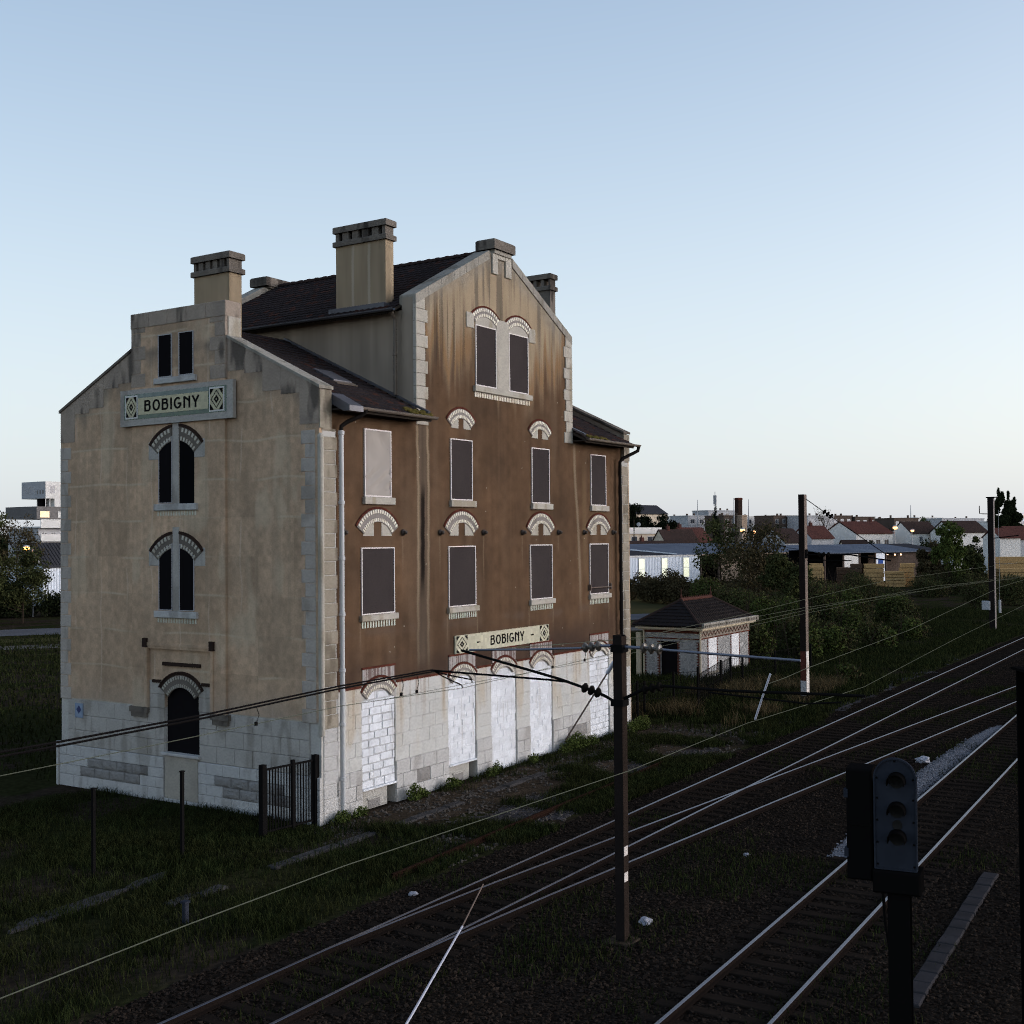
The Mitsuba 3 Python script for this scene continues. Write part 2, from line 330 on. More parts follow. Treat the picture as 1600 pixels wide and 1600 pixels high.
def f_ground(p, n, uv):
    x, y = p.x, p.y
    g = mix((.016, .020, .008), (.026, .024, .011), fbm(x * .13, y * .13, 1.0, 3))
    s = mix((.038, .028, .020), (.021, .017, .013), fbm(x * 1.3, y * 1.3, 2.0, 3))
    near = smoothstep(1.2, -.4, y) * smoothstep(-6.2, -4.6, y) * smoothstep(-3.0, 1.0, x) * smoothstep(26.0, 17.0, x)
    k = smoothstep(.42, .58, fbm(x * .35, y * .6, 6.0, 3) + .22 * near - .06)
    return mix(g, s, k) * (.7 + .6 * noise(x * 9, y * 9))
mat('m_trough', lambda p, n, uv: mix((.046, .043, .046), (.026, .025, .026), fbm(p.x * 2.5, p.y * 2.5, p.z)))
mat('m_ground', f_ground, bump=lambda p, n, uv: fbm(p.x * 3.0, p.y * 3.0, 0.0, 3), scale=.08, eps=1e-2)
def f_ballast(p, n, uv):
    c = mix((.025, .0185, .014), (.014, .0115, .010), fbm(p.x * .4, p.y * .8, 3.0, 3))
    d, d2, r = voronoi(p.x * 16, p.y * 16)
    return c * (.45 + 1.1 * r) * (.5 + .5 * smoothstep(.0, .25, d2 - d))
mat('m_ballast', f_ballast, bump=lambda p, n, uv: voronoi(p.x * 16, p.y * 16)[0], scale=-.05)
mat('m_ballast_stone', lambda p, n, uv: mix((.031, .0225, .017), (.0155, .0125, .011), noise(p.x * 3, p.y * 3)) * (.6 + .9 * cell_rand(dr.floor(p.x * 12), dr.floor(p.y * 12))))
mat('m_gravel', lambda p, n, uv: mix((.21, .215, .235), (.12, .12, .135), cell_rand(dr.floor(p.x * 14), dr.floor(p.y * 14))))
mat('m_soil', lambda p, n, uv: mix((.060, .044, .031), (.030, .024, .018), fbm(p.x * 1.6, p.y * 2.2, 2.0, 5)) * (.7 + .6 * noise(p.x * 12, p.y * 12)), bump=lambda p, n, uv: fbm(p.x * 5, p.y * 5, 0.0, 3), scale=.07)
mat('m_concrete_old', lambda p, n, uv: mix((.074, .069, .068), (.040, .037, .036), fbm(p.x * 2.5, p.y * 2.5, p.z, 3)), bump=coarse, scale=.02)
mat('m_road', lambda p, n, uv: mix((.12, .12, .13), (.09, .09, .098), fbm(p.x * .5, p.y * .5, 1.0)))
mat('m_path', lambda p, n, uv: mix((.15, .135, .12), (.10, .092, .085), fbm(p.x * .5, p.y * .5, 1.0)))
mat('m_lawn_dry', lambda p, n, uv: mix((.085, .065, .030), (.05, .05, .022), fbm(p.x * .3, p.y * .3, 1.0)))
def leafmat(name, a, b):
    scene[name] = {'type': 'twosided', 'bsdf': {'type': 'diffuse', 'reflectance': proc(lambda p, n, uv: mix(a, b, fbm(p.x * 1.1, p.y * 1.1, p.z * 1.1, 3)) * (.6 + .8 * cell_rand(dr.floor(p.x * 5), dr.floor(p.y * 5), dr.floor(p.z * 5))))}}
leafmat('m_grass', (.020, .029, .010), (.026, .027, .011))
leafmat('m_grass_dry', (.10, .075, .040), (.07, .055, .03))
leafmat('m_leaf', (.058, .063, .026), (.041, .048, .019))
leafmat('m_leaf_dark', (.024, .030, .013), (.017, .022, .011))
leafmat('m_leaf_fresh', (.085, .105, .030), (.055, .075, .022))
leafmat('m_leaf_brown', (.070, .052, .030), (.050, .046, .022))
leafmat('m_needle', (.014, .018, .010), (.010, .013, .008))
mat('m_bark', (.040, .030, .023))
# far buildings
mat('m_white_wall', lambda p, n, uv: mix((.72, .70, .66), (.64, .62, .59), fbm(p.x * .3, p.y * .3, p.z * .3)))
mat('m_grey_wall', (.42, .42, .43))
mat('m_cream_wall', (.62, .52, .40))
mat('m_brown_wall', (.10, .075, .062))
mat('m_modern_grey', (.17, .16, .155))
mat('m_roof_red', lambda p, n, uv: mix((.105, .046, .037), (.075, .036, .031), fbm(p.x * .5, p.y * .5, p.z)))
mat('m_roof_brown', lambda p, n, uv: mix((.055, .036, .031), (.038, .028, .025), fbm(p.x * .5, p.y * .5, p.z)))
mat('m_roof_slate', (.045, .045, .05))
mat('m_roof_blue', lambda p, n, uv: mix((.125, .145, .18), (.085, .10, .13), fbm(p.x * .25, p.y * .25, p.z, 3)) * (.9 + .2 * noise(p.x * .9, p.y * .2)))
mat('m_corrugated', (.62, .67, .74), rough=.5)
mat('m_far_glass', (.05, .055, .065), rough=.15)
mat('m_lumber', lambda p, n, uv: mix((.56, .36, .165), (.42, .26, .115), fbm(p.x * .9, p.y * .9, p.z * 6, 3)))
mat('m_crate_dark', (.10, .065, .045))
mat('m_blue_sign', (.05, .10, .32))
def f_rubble(p, n, uv):
    s = p.x * 5.2 + p.y * 5.2
    d, d2, r = voronoi(s, p.z * 5.2)
    c = mix((.36, .35, .335), (.24, .235, .23), r)
    return mix((.46, .45, .43), c, smoothstep(.03, .16, d2 - d))
def b_rubble(p, n, uv):
    d, d2, r = voronoi(p.x * 5.2 + p.y * 5.2, p.z * 5.2)
    return smoothstep(.0, .25, d2 - d)
mat('m_rubble', f_rubble, bump=b_rubble, scale=.03)
mat('m_kiosk_white', (.66, .66, .66))
mat('m_kiosk_cream', (.48, .41, .30))
def lamp(rgb): return {'type': 'area', 'radiance': {'type': 'rgb', 'value': list(rgb)}}
# ------------------------------------------------------------------ lettering drawn as strokes
def letters(text, h, gap, wide=1.0):
    """outlines of sign capitals, in units of metres, reading along +u; a list of shapely shapes"""
    sw, out, u = h * .155, [], 0.0
    def st(*pts): return LineString([(a * h * wide, b * h) for a, b in pts]).buffer(sw / 2, cap_style=2, join_style=1)
    def arc(cx, cy, rx, ry, a0, a1, n=18): return [(cx + rx * math.cos(math.radians(a0 + (a1 - a0) * k / n)), cy + ry * math.sin(math.radians(a0 + (a1 - a0) * k / n))) for k in range(n + 1)]
    e = .077
    for ch in text:
        if ch == 'B':
            g = unary_union([st((e, 0), (e, 1)), st((e, 1 - e), (.38, 1 - e), *arc(.38, .76, .15, .163, 90, -90)[1:], (e, .597)), st((e, .60), (.38, .60), *arc(.38, .339, .20, .262, 90, -90)[1:], (e, e))]); w = .66
        elif ch == 'O': g = LineString([(a * h * wide, b * h) for a, b in arc(.37, .5, .30, .423, 0, 360, 32)]).buffer(sw / 2); w = .74
        elif ch == 'I': g = st((e, 0), (e, 1)); w = .155
        elif ch == 'G': g = unary_union([st(*arc(.38, .5, .30, .423, 48, 345, 26)), st((.40, .45), (.70, .45)), st((.68, .47), (.68, .25))]); w = .76
        elif ch == 'N': g = unary_union([st((e, 0), (e, 1)), st((.58, 0), (.58, 1)), st((e, .96), (.58, .60))]); w = .66
        elif ch == 'Y': g = unary_union([st((.33, 0), (.33, .45)), st((.33, .43), (.03, 1)), st((.33, .43), (.63, 1))]); w = .66
        out.append(affinity.translate(g, u, 0)); u += (w * wide + gap) * h
    return out, u - gap * h

# ------------------------------------------------------------------ the station building
ST = thing('station_building', 'tall disused station building of brown and tan render with boarded windows beside the tracks', 'station building')
W, L = 10.72, 17.95
XC = 9.0

def arch_fan(uc, a, zend, rise):
    Rr = (a * a + rise * rise) / (2 * rise)
    return uc, zend + rise - Rr, Rr, math.asin(min(a / Rr, 1))
def sector(uc, wc, r0, r1, th, t0=None, n=24):
    t0 = -th if t0 is None else t0
    an = np.linspace(t0, th, n)
    return Polygon([(uc + r1 * math.sin(t), wc + r1 * math.cos(t)) for t in an] + [(uc + r0 * math.sin(t), wc + r0 * math.cos(t)) for t in an[::-1]])
def bricks(uc, wc, r0, r1, th, n, duty, plane, a, b):
    mb = MB(); dt = 2 * th / n
    for k in range(n):
        t = -th + (k + .5) * dt
        mb.poly(sector(uc, wc, r0, r1, t + dt * duty / 2, t - dt * duty / 2, 2), plane, a, b)
    return mb
def glazed_arch(parent, uc, a, zend, rise, thick, n, plane, face, sgn, white, mortar, red, inner=None, label=None):
    """arch of glazed bricks: mortar band, two rows of pale bricks, a thin dark red ring; sgn: which way is out"""
    u, w, r, th = arch_fan(uc, a, zend, rise)
    arch = obj('brick_arch', MB().poly(sector(u, w, r - thick, r, th), plane, face + sgn * .030, face - sgn * .02), mortar, parent, label=label)
    o = face + sgn * .042
    mb = bricks(u, w, r - .115, r - .015, th * .97, n, .50, plane, o, face)
    m2 = bricks(u, w, r - thick + .012, r - thick + .105, th * .97, n, .52, plane, o, face)
    mb = MB_join(mb, m2)
    obj('glazed_brick', mb, white, arch, kind='stuff')
    obj('red_brick', bricks(u, w, r + .006, r + .065, th * 1.0, max(10, n), .86, plane, face + sgn * .036, face - sgn * .01), red, arch, kind='stuff')
    return arch, (u, w, r, th)
def MB_join(*ms):
    out = MB()
    for m in ms:
        for v, f in zip(m.V, m.F):
            out.add(v, f - f.min())
    return out

# --- front wall (towards the tracks)
YF = .12
front_pg = Polygon([(.40, 0), (.40, 11.05), (4.36, 11.05), (4.36, 14.72), (8.30, 16.80), (9.70, 16.80), (13.66, 14.72), (13.66, 11.05), (17.55, 11.05), (17.55, 0)])
GX = [2.54, 6.63, 9.0, 11.35, 15.54]
def niche(xc, z0=0.0, hw=.735):
    u, w, r, th = arch_fan(xc, .735, 3.0, .26)
    return Polygon([(xc - hw, z0), (xc - hw, 3.0)] + [(u + r * math.sin(t), w + r * math.cos(t)) for t in np.linspace(-th, th, 15)] + [(xc + hw, 3.0), (xc + hw, z0)])
holes = unary_union([niche(x, -.1) for x in GX])
core = front_pg.difference(holes)
FW = obj('ground_floor_wall', MB().poly(core.intersection(rect(0, -1, 20, 3.47)), 'xz', .135, .62), 'm_mortar', ST, label='pale stone ground floor wall with five blocked doorways')
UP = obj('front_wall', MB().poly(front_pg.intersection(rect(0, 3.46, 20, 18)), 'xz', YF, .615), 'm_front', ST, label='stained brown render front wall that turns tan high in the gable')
# ashlar stones between the doorways
def fill_stones(x0, x1, z0, z1, rows, w, rng, proud, m, parent, y=.115, back=.15, name='stone'):
    dz = (z1 - z0) / rows
    for r in range(rows):
        n = max(1, int(round((x1 - x0) / w)))
        off = (.5 if r % 2 else 0.0) if n > 1 else 0.0
        cuts = sorted({x0, x1, *[x0 + (k + off) * (x1 - x0) / n for k in range(0, n + 1) if x0 + .18 < x0 + (k + off) * (x1 - x0) / n < x1 - .18]})
        for a, b in zip(cuts, cuts[1:]):
            j = rng.uniform(-.003, .003)
            obj(name, MB().cham(a + .002, b - .002, y - proud + j, back, z0 + r * dz + .002, z0 + (r + 1) * dz - .002, '-y', .007), m, parent)
rs = np.random.default_rng(3)
spans = [(.70, 1.79), (3.29, 5.88), (7.38, 8.25), (9.75, 10.60), (12.10, 14.79), (16.29, 17.25)]
for a, b in spans:
    fill_stones(a, b, 1.16, 3.46, 6, .66, rs, 0.0, 'm_ashlar', FW)
for a, b in spans:
    a2, b2 = a, b
    for r, (z0, z1) in enumerate([(-.1, .36), (.36, .76), (.76, 1.16)]):
        n = max(1, int(round((b2 - a2) / .62))); off = .5 if r == 1 else 0
        cuts = sorted({a2, b2, *[a2 + (k + off) * (b2 - a2) / n for k in range(n + 1) if a2 + .2 < a2 + (k + off) * (b2 - a2) / n < b2 - .2]})
        for q0, q1 in zip(cuts, cuts[1:]):
            rough = r == 1 and ((3.7 < q0 and q1 < 5.4) or (12.9 < q0 and q1 < 14.5))
            mb = MB()
            if rough:
                nx, nz = 9, 6
                xs, zs = np.linspace(q0 + .01, q1 - .01, nx), np.linspace(z0 + .01, z1 - .01, nz)
                X, Z = np.meshgrid(xs, zs, indexing='ij')
                edge = np.minimum(1, 4 * np.minimum(np.minimum(X - xs[0], xs[-1] - X) / (xs[-1] - xs[0]), np.minimum(Z - zs[0], zs[-1] - Z) / (zs[-1] - zs[0])))
                Y = .10 - edge * .055 * meshkit.fbm(np.stack([X * 7, Z * 9, X * 0 + q0], -1), 3)
                g = np.arange(nx * nz).reshape(nx, nz)
                mb.add(np.stack([X, Y, Z], -1).reshape(-1, 3), np.stack([g[:-1, :-1], g[1:, :-1], g[1:, 1:], g[:-1, 1:]], -1).reshape(-1, 4))
                mb.box(q0 + .006, q1 - .006, .105, .15, z0 + .006, z1 - .006)
            else: mb.cham(q0 + .004, q1 - .004, .085 + rs.uniform(-.003, .003), .15, z0 + .004, z1 - .004, '-y', .012)
            obj('plinth_stone', mb, 'm_plinth_dark' if rough else 'm_plinth', FW)
# doorways filled with white painted blocks
for i, xc in enumerate(GX):
    sill = .60 if i in (0, 1) else -.08
    D = obj('blocked_doorway', MB().poly(niche(xc, sill, .735), 'xz', .160, .34), ('m_block_joint', 'm_block_joint_white', 'm_block_joint_white', 'm_block_joint_white', 'm_block_joint')[i], ST, label='arched doorway filled with white painted blocks')
    gp = (1.1, .85, .45, .55, .8)[i]
    shp = niche(xc, sill, .725)
    nrow = 12 if sill > 0 else 15
    dz = (3.25 - sill) / nrow
    for r in range(nrow):
        x = xc - .725 - (0 if r % 2 == 0 else rs.uniform(.18, .30))
        while x < xc + .725:
            w = rs.uniform(.44, .58)
            g = shp.intersection(rect(x + gp * rs.uniform(.008, .036), sill + r * dz + gp * rs.uniform(.008, .034), x + w - gp * rs.uniform(.004, .024), sill + (r + 1) * dz - gp * rs.uniform(.003, .026)))
            if not g.is_empty and g.area > .012:
                obj('block', MB().poly(g, 'xz', .142 + rs.uniform(-.004, .006), .165), 'm_block', D)
            x += w
    # arch of glazed bricks above
    ar, _ = glazed_arch(ST, xc, .76, 3.26, .36, .30, 17, 'xz', .12, -1, 'm_glazed', 'm_arch_mortar', 'm_brick', label='glazed brick arch over a blocked doorway')
    # striped panel above the arch
    u, w_, r_, th_ = arch_fan(xc, .76, 3.26, .36)
    kp = rect(xc - .72, 3.49, xc + .72, 3.90).difference(Point(u, w_).buffer(r_ + .075, 48))
    obj('striped_panel', MB().poly(kp, 'xz', .100, .125), 'm_keystone', ST)
    obj('brick_course', MB().box(xc - .74, xc + .74, .080, .125, 3.903, 3.955), 'm_brick', ST)
    if sill > 0:
        obj('door_sill', MB().cham(xc - .74, xc + .745, .075, .30, .548, .598, '-y', .008), 'm_block', ST)
        IN = obj('doorway_infill', MB().box(xc - .72, xc + .45, .20, .46, -.1, .546), 'm_infill', ST, label='rendered infill below a blocked doorway')
        obj('vent', MB().box(xc - .40, xc + .12, .185, .21, .02, .26), 'm_plinth_dark', IN)
        obj('vent_lintel', MB().box(xc - .44, xc + .16, .165, .21, .262, .305), 'm_infill', IN)
        obj('recess_back', MB().box(xc - .735, xc + .735, .48, .55, -.1, .546), 'm_plinth_dark', ST)
# brick band between stone and render
band = MB()
edges = [.72] + [v for x in GX for v in (x - .77, x + .77)] + [17.2]
for a, b in zip(edges[0::2], edges[1::2]):
    n = max(1, int((b - a) / .23))
    for k in range(n):
        band.box(a + k * (b - a) / n + .006, a + (k + 1) * (b - a) / n - .006, .083, .13, 3.402, 3.462)
obj('brick_band', band, 'm_brick', ST, kind='stuff')
# corner pilasters of the front
def pilaster(x0, x1, xin, left):
    P = obj('corner_pilaster', MB().box(x0 + .02, x1 - .02, .012, .5, -.1, 10.46), 'm_mortar_white', ST, label='stone corner pilaster')
    z, k = -.1, 0
    while z < 10.2:
        h = .37
        ww = (.09 if k % 2 else 0.0)
        if left: a, b = x0 + .004, x1 + ww - .05
        else: a, b = x0 - ww + .05, x1 - .004
        obj('quoin', MB().cham(a, b, -.004 + rs.uniform(-.004, .004), .3, z + .007, z + h - .007, '-y', .014), ('m_pilaster' if z > 2.4 else 'm_plinth'), P)
        z += h; k += 1
    return P
PL = pilaster(.10, .66, 0, True)
PRR = pilaster(17.29, 17.85, 0, False)
# round shaft with a domed head let into the corner
sh = MB(); sh.tube([(.055, .02, 2.35)] + [(.055, .02, 2.4 + k * .98) for k in range(8)] + [(.055, .02, 10.24)], .085, 12)
sh.lathe([(.085, 0), (.075, .05), (.05, .09), (.0, .11)], (.055, .02, 10.24), n=12)
obj('corner_shaft', sh, 'm_stone', ST, smooth=40)
# kneelers that carry the gable parapet at both ends
for x0, x1 in ((0.0, .47), (17.48, 17.95)):
    K = MB(); K.box(x0, x1 , -.012, .5, 10.47, 11.50)
    K.poly(Polygon([(-.012, 10.47), (.12, 10.1), (.5, 10.1), (.5, 10.47)]), 'yz', x0 + .1, x1 + .15 if x0 == 0 else x1 - .1)
    obj('kneeler', K, 'm_pilaster', ST)
# quoins of the bay above the wing roofs
for side, xa in (('l', 4.36), ('r', 13.66)):
    z, k = 10.90, 0
    while z < 14.6:
        h = min(.385, 14.72 - z); w = .58 if k % 2 == 0 else .45
        a, b = (xa - .012, xa + w) if side == 'l' else (xa - w, xa + .012)
        obj('quoin', MB().cham(a, b, .092 + rs.uniform(-.003, .003), .20, z + .005, z + h - .005, '-y', .010), 'm_stone', UP)
        z += h; k += 1
obj('bay_return', MB().box(4.345, 4.37, .205, .61, 10.9, 14.70), 'm_dormer', ST)
# gable copings: sloped stones
def slope_stones(x0, z0, x1, z1, n, up_t, down_t, y0, y1, m, parent, name='coping_stone'):
    for k in range(n):
        a, b = k / n + .002, (k + 1) / n - .002
        xa, xb, za, zb = x0 + (x1 - x0) * a, x0 + (x1 - x0) * b, z0 + (z1 - z0) * a, z0 + (z1 - z0) * b
        obj(name, MB().poly(Polygon([(xa, za - down_t), (xb, zb - down_t), (xb, zb + up_t), (xa, za + up_t)]), 'xz', y0, y1), m, parent)
slope_stones(4.34, 14.74, 8.32, 16.83, 6, .03, .26, .088, .70, 'm_coping_pale', UP)
slope_stones(13.68, 14.74, 9.68, 16.83, 6, .03, .26, .088, .70, 'm_coping_pale', UP)
# cap stone and the little framed recess below it
cap = MB().cham(8.40, 9.66, -.06, .70, 16.93, 17.27, '+z', .05); obj('cap_stone', cap, 'm_coping', UP, label='dark weathered cap stone on the front gable')
obj('cap_neck', MB().box(8.52, 9.54, .02, .66, 16.80, 16.93), 'm_coping_pale', UP)
for a, b in ((8.46, 8.78), (9.25, 9.60)): obj('cap_frame', MB().cham(a, b, .06, .3, 16.13, 16.80, '-y', .01), 'm_stone', UP)
obj('cap_frame', MB().cham(8.785, 9.245, .07, .3, 16.66, 16.798, '-y', .01), 'm_stone', UP)

# --- windows of the front
def frame_panel(parent, name, u0, u1, z0, z1, plane, face, sgn, panel_m, frame_m, bw=.032, label=None, top=None):
    """boarded window: dark panel in a thin pale frame; returns its key"""
    pg = rect(u0, z0, u1, z1) if top is None else Polygon([(u0, z0), (u1, z0), (u1, z1 + top[1]), (u0, z1 + top[0])])
    inner = pg.buffer(-bw, join_style=2)
    w = obj(name, MB().poly(inner.buffer(.004, join_style=2), plane, face + sgn * .018, face - sgn * .02), panel_m, parent, label=label)
    obj('frame', MB().poly(pg.difference(inner), plane, face + sgn * .036, face - sgn * .02), frame_m, w)
    return w
def dentils(parent, u0, u1, z0, z1, n, plane, a, b, m):
    mb = MB(); d = (u1 - u0) / n
    for k in range(n): mb.poly(rect(u0 + k * d + d * .27, z0, u0 + k * d + d * .73, z1), plane, a, b)
    return obj('glazed_brick', mb, m, parent, kind='stuff')
def sill(parent, u0, u1, z0, z1, plane, face, sgn, m, dent=None, dm='m_glazed_green', n=13):
    mb = MB()
    if plane == 'xz': mb.cham(u0, u1, face + sgn * .10, face + .03, z0, z1, '-y', .012)
    else: mb.cham(face + sgn * .10, face + .03, u0, u1, z0, z1, '-x', .012)
    k = obj('sill', mb, m, parent)
    if dent:
        dentils(parent, u0 + .05, u1 - .05, z0 - dent, z0 - .006, n, plane, face + sgn * .016, face, dm)
    return k
BX = [2.53, 6.66, 11.41, 15.58]
for i, xc in enumerate(BX):                                        # first floor
    w = frame_panel(ST, 'window', xc - .735, xc + .735, 5.41, 7.28, 'xz', YF, -1, 'm_panel', 'm_white_frame', label='first floor window closed with a dark panel')
    sill(w, xc - .80, xc + .84, 5.23, 5.40, 'xz', YF, -1, 'm_stone', .19)
    glazed_arch(w, xc, .92, 7.86, .50, .36, 19, 'xz', YF, -1, 'm_glazed', 'm_arch_mortar', 'm_brick')
    u, v, r, th = arch_fan(xc, .92, 7.86, .50)
    tym = Point(u, v).buffer(r - .365, 48).intersection(rect(xc - .72, 7.60, xc + .72, 9))
    for q in tym.difference(rect(xc - .17, 7, xc + .17, 9)).geoms: obj('tympanum', MB().poly(q, 'xz', .108, .125), 'm_stone', w)
    if i == 3:
        rail = MB().tube([(xc - .80, .02, 5.66), (xc + .80, .02, 5.64)], .022); rail.box(xc - .82, xc - .78, .0, .14, 5.55, 5.78); rail.box(xc + .78, xc + .82, .0, .14, 5.55, 5.78)
        obj('guard_rail', rail, 'm_mast_rust', w)
for i, xc in enumerate(BX):                                        # second floor
    hw = .592
    if i == 0:
        nx, nz = 22, 34
        xs, zs = np.linspace(xc - hw + .03, xc + hw - .03, nx), np.linspace(8.73, 10.57, nz)
        X, Z = np.meshgrid(xs, zs, indexing='ij'); q = (X - xc) * .75 - (Z - 9.35)
        Y = .088 - .034 * np.sin(q * 14) * np.exp(-(((Z - 9.22) / .30) ** 2)) - .020 * np.sin((X - xc) * 7 + Z * 4) * np.exp(-(((Z - 10.35) / .3) ** 2)) - .006 * meshkit.fbm(np.stack([X * 4, Z * 4, X * 0], -1), 3)
        g = np.arange(nx * nz).reshape(nx, nz)
        w = obj('window', MB().add(np.stack([X, Y, Z], -1).reshape(-1, 3), np.stack([g[:-1, :-1], g[1:, :-1], g[1:, 1:], g[:-1, 1:]], -1).reshape(-1, 4)), 'm_cloth', ST, smooth=True, label='window covered with pale creased cloth')
        pg = rect(xc - hw, 8.70, xc + hw, 10.60)
        obj('frame', MB().poly(pg.difference(pg.buffer(-.035, join_style=2)), 'xz', .07, .12), 'm_white_frame', w)
    else:
        w = frame_panel(ST, 'window', xc - hw, xc + hw, 8.70, 10.60, 'xz', YF, -1, 'm_panel', 'm_white_frame', label='second floor window closed with a dark panel')
    sill(w, xc - .64, xc + .72, 8.49, 8.69, 'xz', YF, -1, 'm_stone')
    if i in (1, 2):
        glazed_arch(w, xc, .76, 11.17, .38, .30, 17, 'xz', YF, -1, 'm_glazed', 'm_arch_mortar', 'm_brick')
        u, v, r, th = arch_fan(xc, .76, 11.17, .38)
        tym = Point(u, v).buffer(r - .305, 48).intersection(rect(xc - .58, 10.93, xc + .58, 12))
        for q in tym.difference(rect(xc - .14, 10, xc + .14, 12)).geoms: obj('tympanum', MB().poly(q, 'xz', .108, .125), 'm_stone', w)
PW = obj('paired_window', MB().cham(8.70, 9.44, .085, .14, 12.36, 14.66, '-y', .01), 'm_stone', ST, label='pair of boarded gable windows with a stone mullion')
for xc in (8.08, 10.05):
    w = frame_panel(PW, 'panel', xc - .60, xc + .60, 12.38, 14.33, 'xz', YF, -1, 'm_panel', 'm_white_frame')
    u, v, r, th = arch_fan(xc, .80, 14.62, .31)
    obj('brick_arch', MB().poly(sector(u, v, r - .30, r, th), 'xz', .088, .14), 'm_arch_mortar', PW)
    mb = MB_join(bricks(u, v, r - .115, r - .015, th * .97, 13, .5, 'xz', .078, .12), bricks(u, v, r - .29, r - .195, th * .97, 13, .52, 'xz', .078, .12))
    obj('glazed_brick', mb, 'm_glazed', PW, kind='stuff')
    obj('red_brick', bricks(u, v, r + .006, r + .06, th, 13, .86, 'xz', .084, .13), 'm_brick', PW, kind='stuff')
    tym = Point(u, v).buffer(r - .305, 48).intersection(rect(xc - .59, 14.33, xc + .59, 15))
    obj('tympanum', MB().poly(tym, 'xz', .10, .125), 'm_stone', PW)
for a, b in ((6.98, 7.40), (10.72, 11.12)): obj('springer', MB().cham(a, b, .085, .14, 14.18, 14.66, '-y', .01), 'm_stone', PW)
sill(PW, 7.36, 10.82, 12.18, 12.36, 'xz', YF, -1, 'm_stone', .17, 'm_glazed', 34)
# small arched heads partly plastered over sit below; iron wall anchors
for x in (1.06, 3.68, 5.51, 7.86, 10.21, 12.6, 14.45, 16.72):
    mb = MB().lathe([(.0, 0), (.085, .0), (.10, .03), (.08, .07), (.045, .09), (.06, .13), (.04, .16), (0, .165)], (x, YF, 7.70), (0, -1, 0), 12)
    obj('wall_anchor', mb, 'm_iron', ST, smooth=50)

# --- front sign
def diamond_panel(parent, u0, u1, z0, z1, plane, a, b, cream, dark):
    uc, wc, hu, hw = (u0 + u1) / 2, (z0 + z1) / 2, (u1 - u0) / 2, (z1 - z0) / 2
    dia = lambda s: Polygon([(uc - hu * s, wc), (uc, wc - hw * s), (uc + hu * s, wc), (uc, wc + hw * s)])
    k = obj('end_panel', MB().poly(rect(u0, z0, u1, z1), plane, a, b), cream, parent)
    e = a + (a - b) / abs(a - b) * .004
    cs = .30
    cor = unary_union([Polygon([(uc + sx * hu, wc + sz * hw), (uc + sx * hu * (1 - 2 * cs), wc + sz * hw), (uc + sx * hu, wc + sz * hw * (1 - 2 * cs))]) for sx in (-1, 1) for sz in (-1, 1)])
    ring = unary_union([dia(.88).difference(dia(.76)), dia(.40).difference(dia(.13))])
    obj('diamond_pattern', MB().poly(unary_union([cor.intersection(rect(u0, z0, u1, z1)).buffer(0), ring]), plane, e, a), dark, k)
    return k
FS = obj('station_sign', MB().box(6.21, 11.81, .060, .125, 3.96, 4.515), 'm_sign_cream', ST, label='long cream tiled sign reading BOBIGNY above the doorways')
diamond_panel(FS, 6.25, 6.85, 3.975, 4.50, 'xz', .055, .10, 'm_sign_cream', 'm_sign_dark')
diamond_panel(FS, 11.20, 11.77, 3.975, 4.50, 'xz', .055, .10, 'm_sign_cream', 'm_sign_dark')
gl, wd = letters('BOBIGNY', .31, .20, 1.0)
s = 2.02 / wd
for ch, g in zip('BOBIGNY', gl):
    obj('letter', MB().poly(affinity.translate(affinity.scale(g, s, 1, origin=(0, 0)), 8.15, 4.085), 'xz', .050, .062), 'm_sign_dark', FS)
for x in (7.46, 10.70): obj('dash', MB().box(x - .09, x + .09, .050, .062, 4.215, 4.255), 'm_sign_dark', FS)
# --- end gable (left side in the picture), plane x = 0
YC = 5.36
prof = Polygon([(.02, 0), (.02, 11.50), (3.42, 13.16), (3.42, 14.20), (7.30, 14.20), (7.30, 13.16), (10.70, 11.50), (10.70, 0)])
door = Polygon([(4.58, 1.42), (4.58, 3.08)] + [(y, 3.08 + .28 * (1 - ((y - 5.28) / .70) ** 2)) for y in np.linspace(4.58, 5.98, 13)] + [(5.98, 3.08), (5.98, 1.42)])
SW = obj('gable_wall', MB().poly(prof.difference(door).intersection(rect(-1, -1, 12, 2.70)), 'yz', .03, .46), 'm_mortar', ST, label='tan rendered end gable wall with a stepped top')
SP = obj('gable_render', MB().poly(prof.difference(door).intersection(rect(-1, 2.70, 12, 15)), 'yz', 0, .465), 'm_side', ST)
# projecting centre strip that rises into the stepped block
les = Polygon([(3.43, 2.66), (3.43, 14.18), (7.29, 14.18), (7.29, 2.66), (6.62, 2.66), (6.62, 4.46), (4.03, 4.46), (4.03, 2.66)])
slots = unary_union([rect(6.11, 8.55, 5.55, 10.5).buffer(0)])
obj('centre_strip', MB().poly(les, 'yz', -.079, .005), 'm_side', SP)
# the right gable at the far end: same profile
obj('far_gable_wall', MB().poly(prof, 'yz', 17.49, 17.93), 'm_side', ST)
obj('back_wall', MB().box(.40, 17.55, 10.2, 10.68, 0, 11.2), 'm_side', ST)
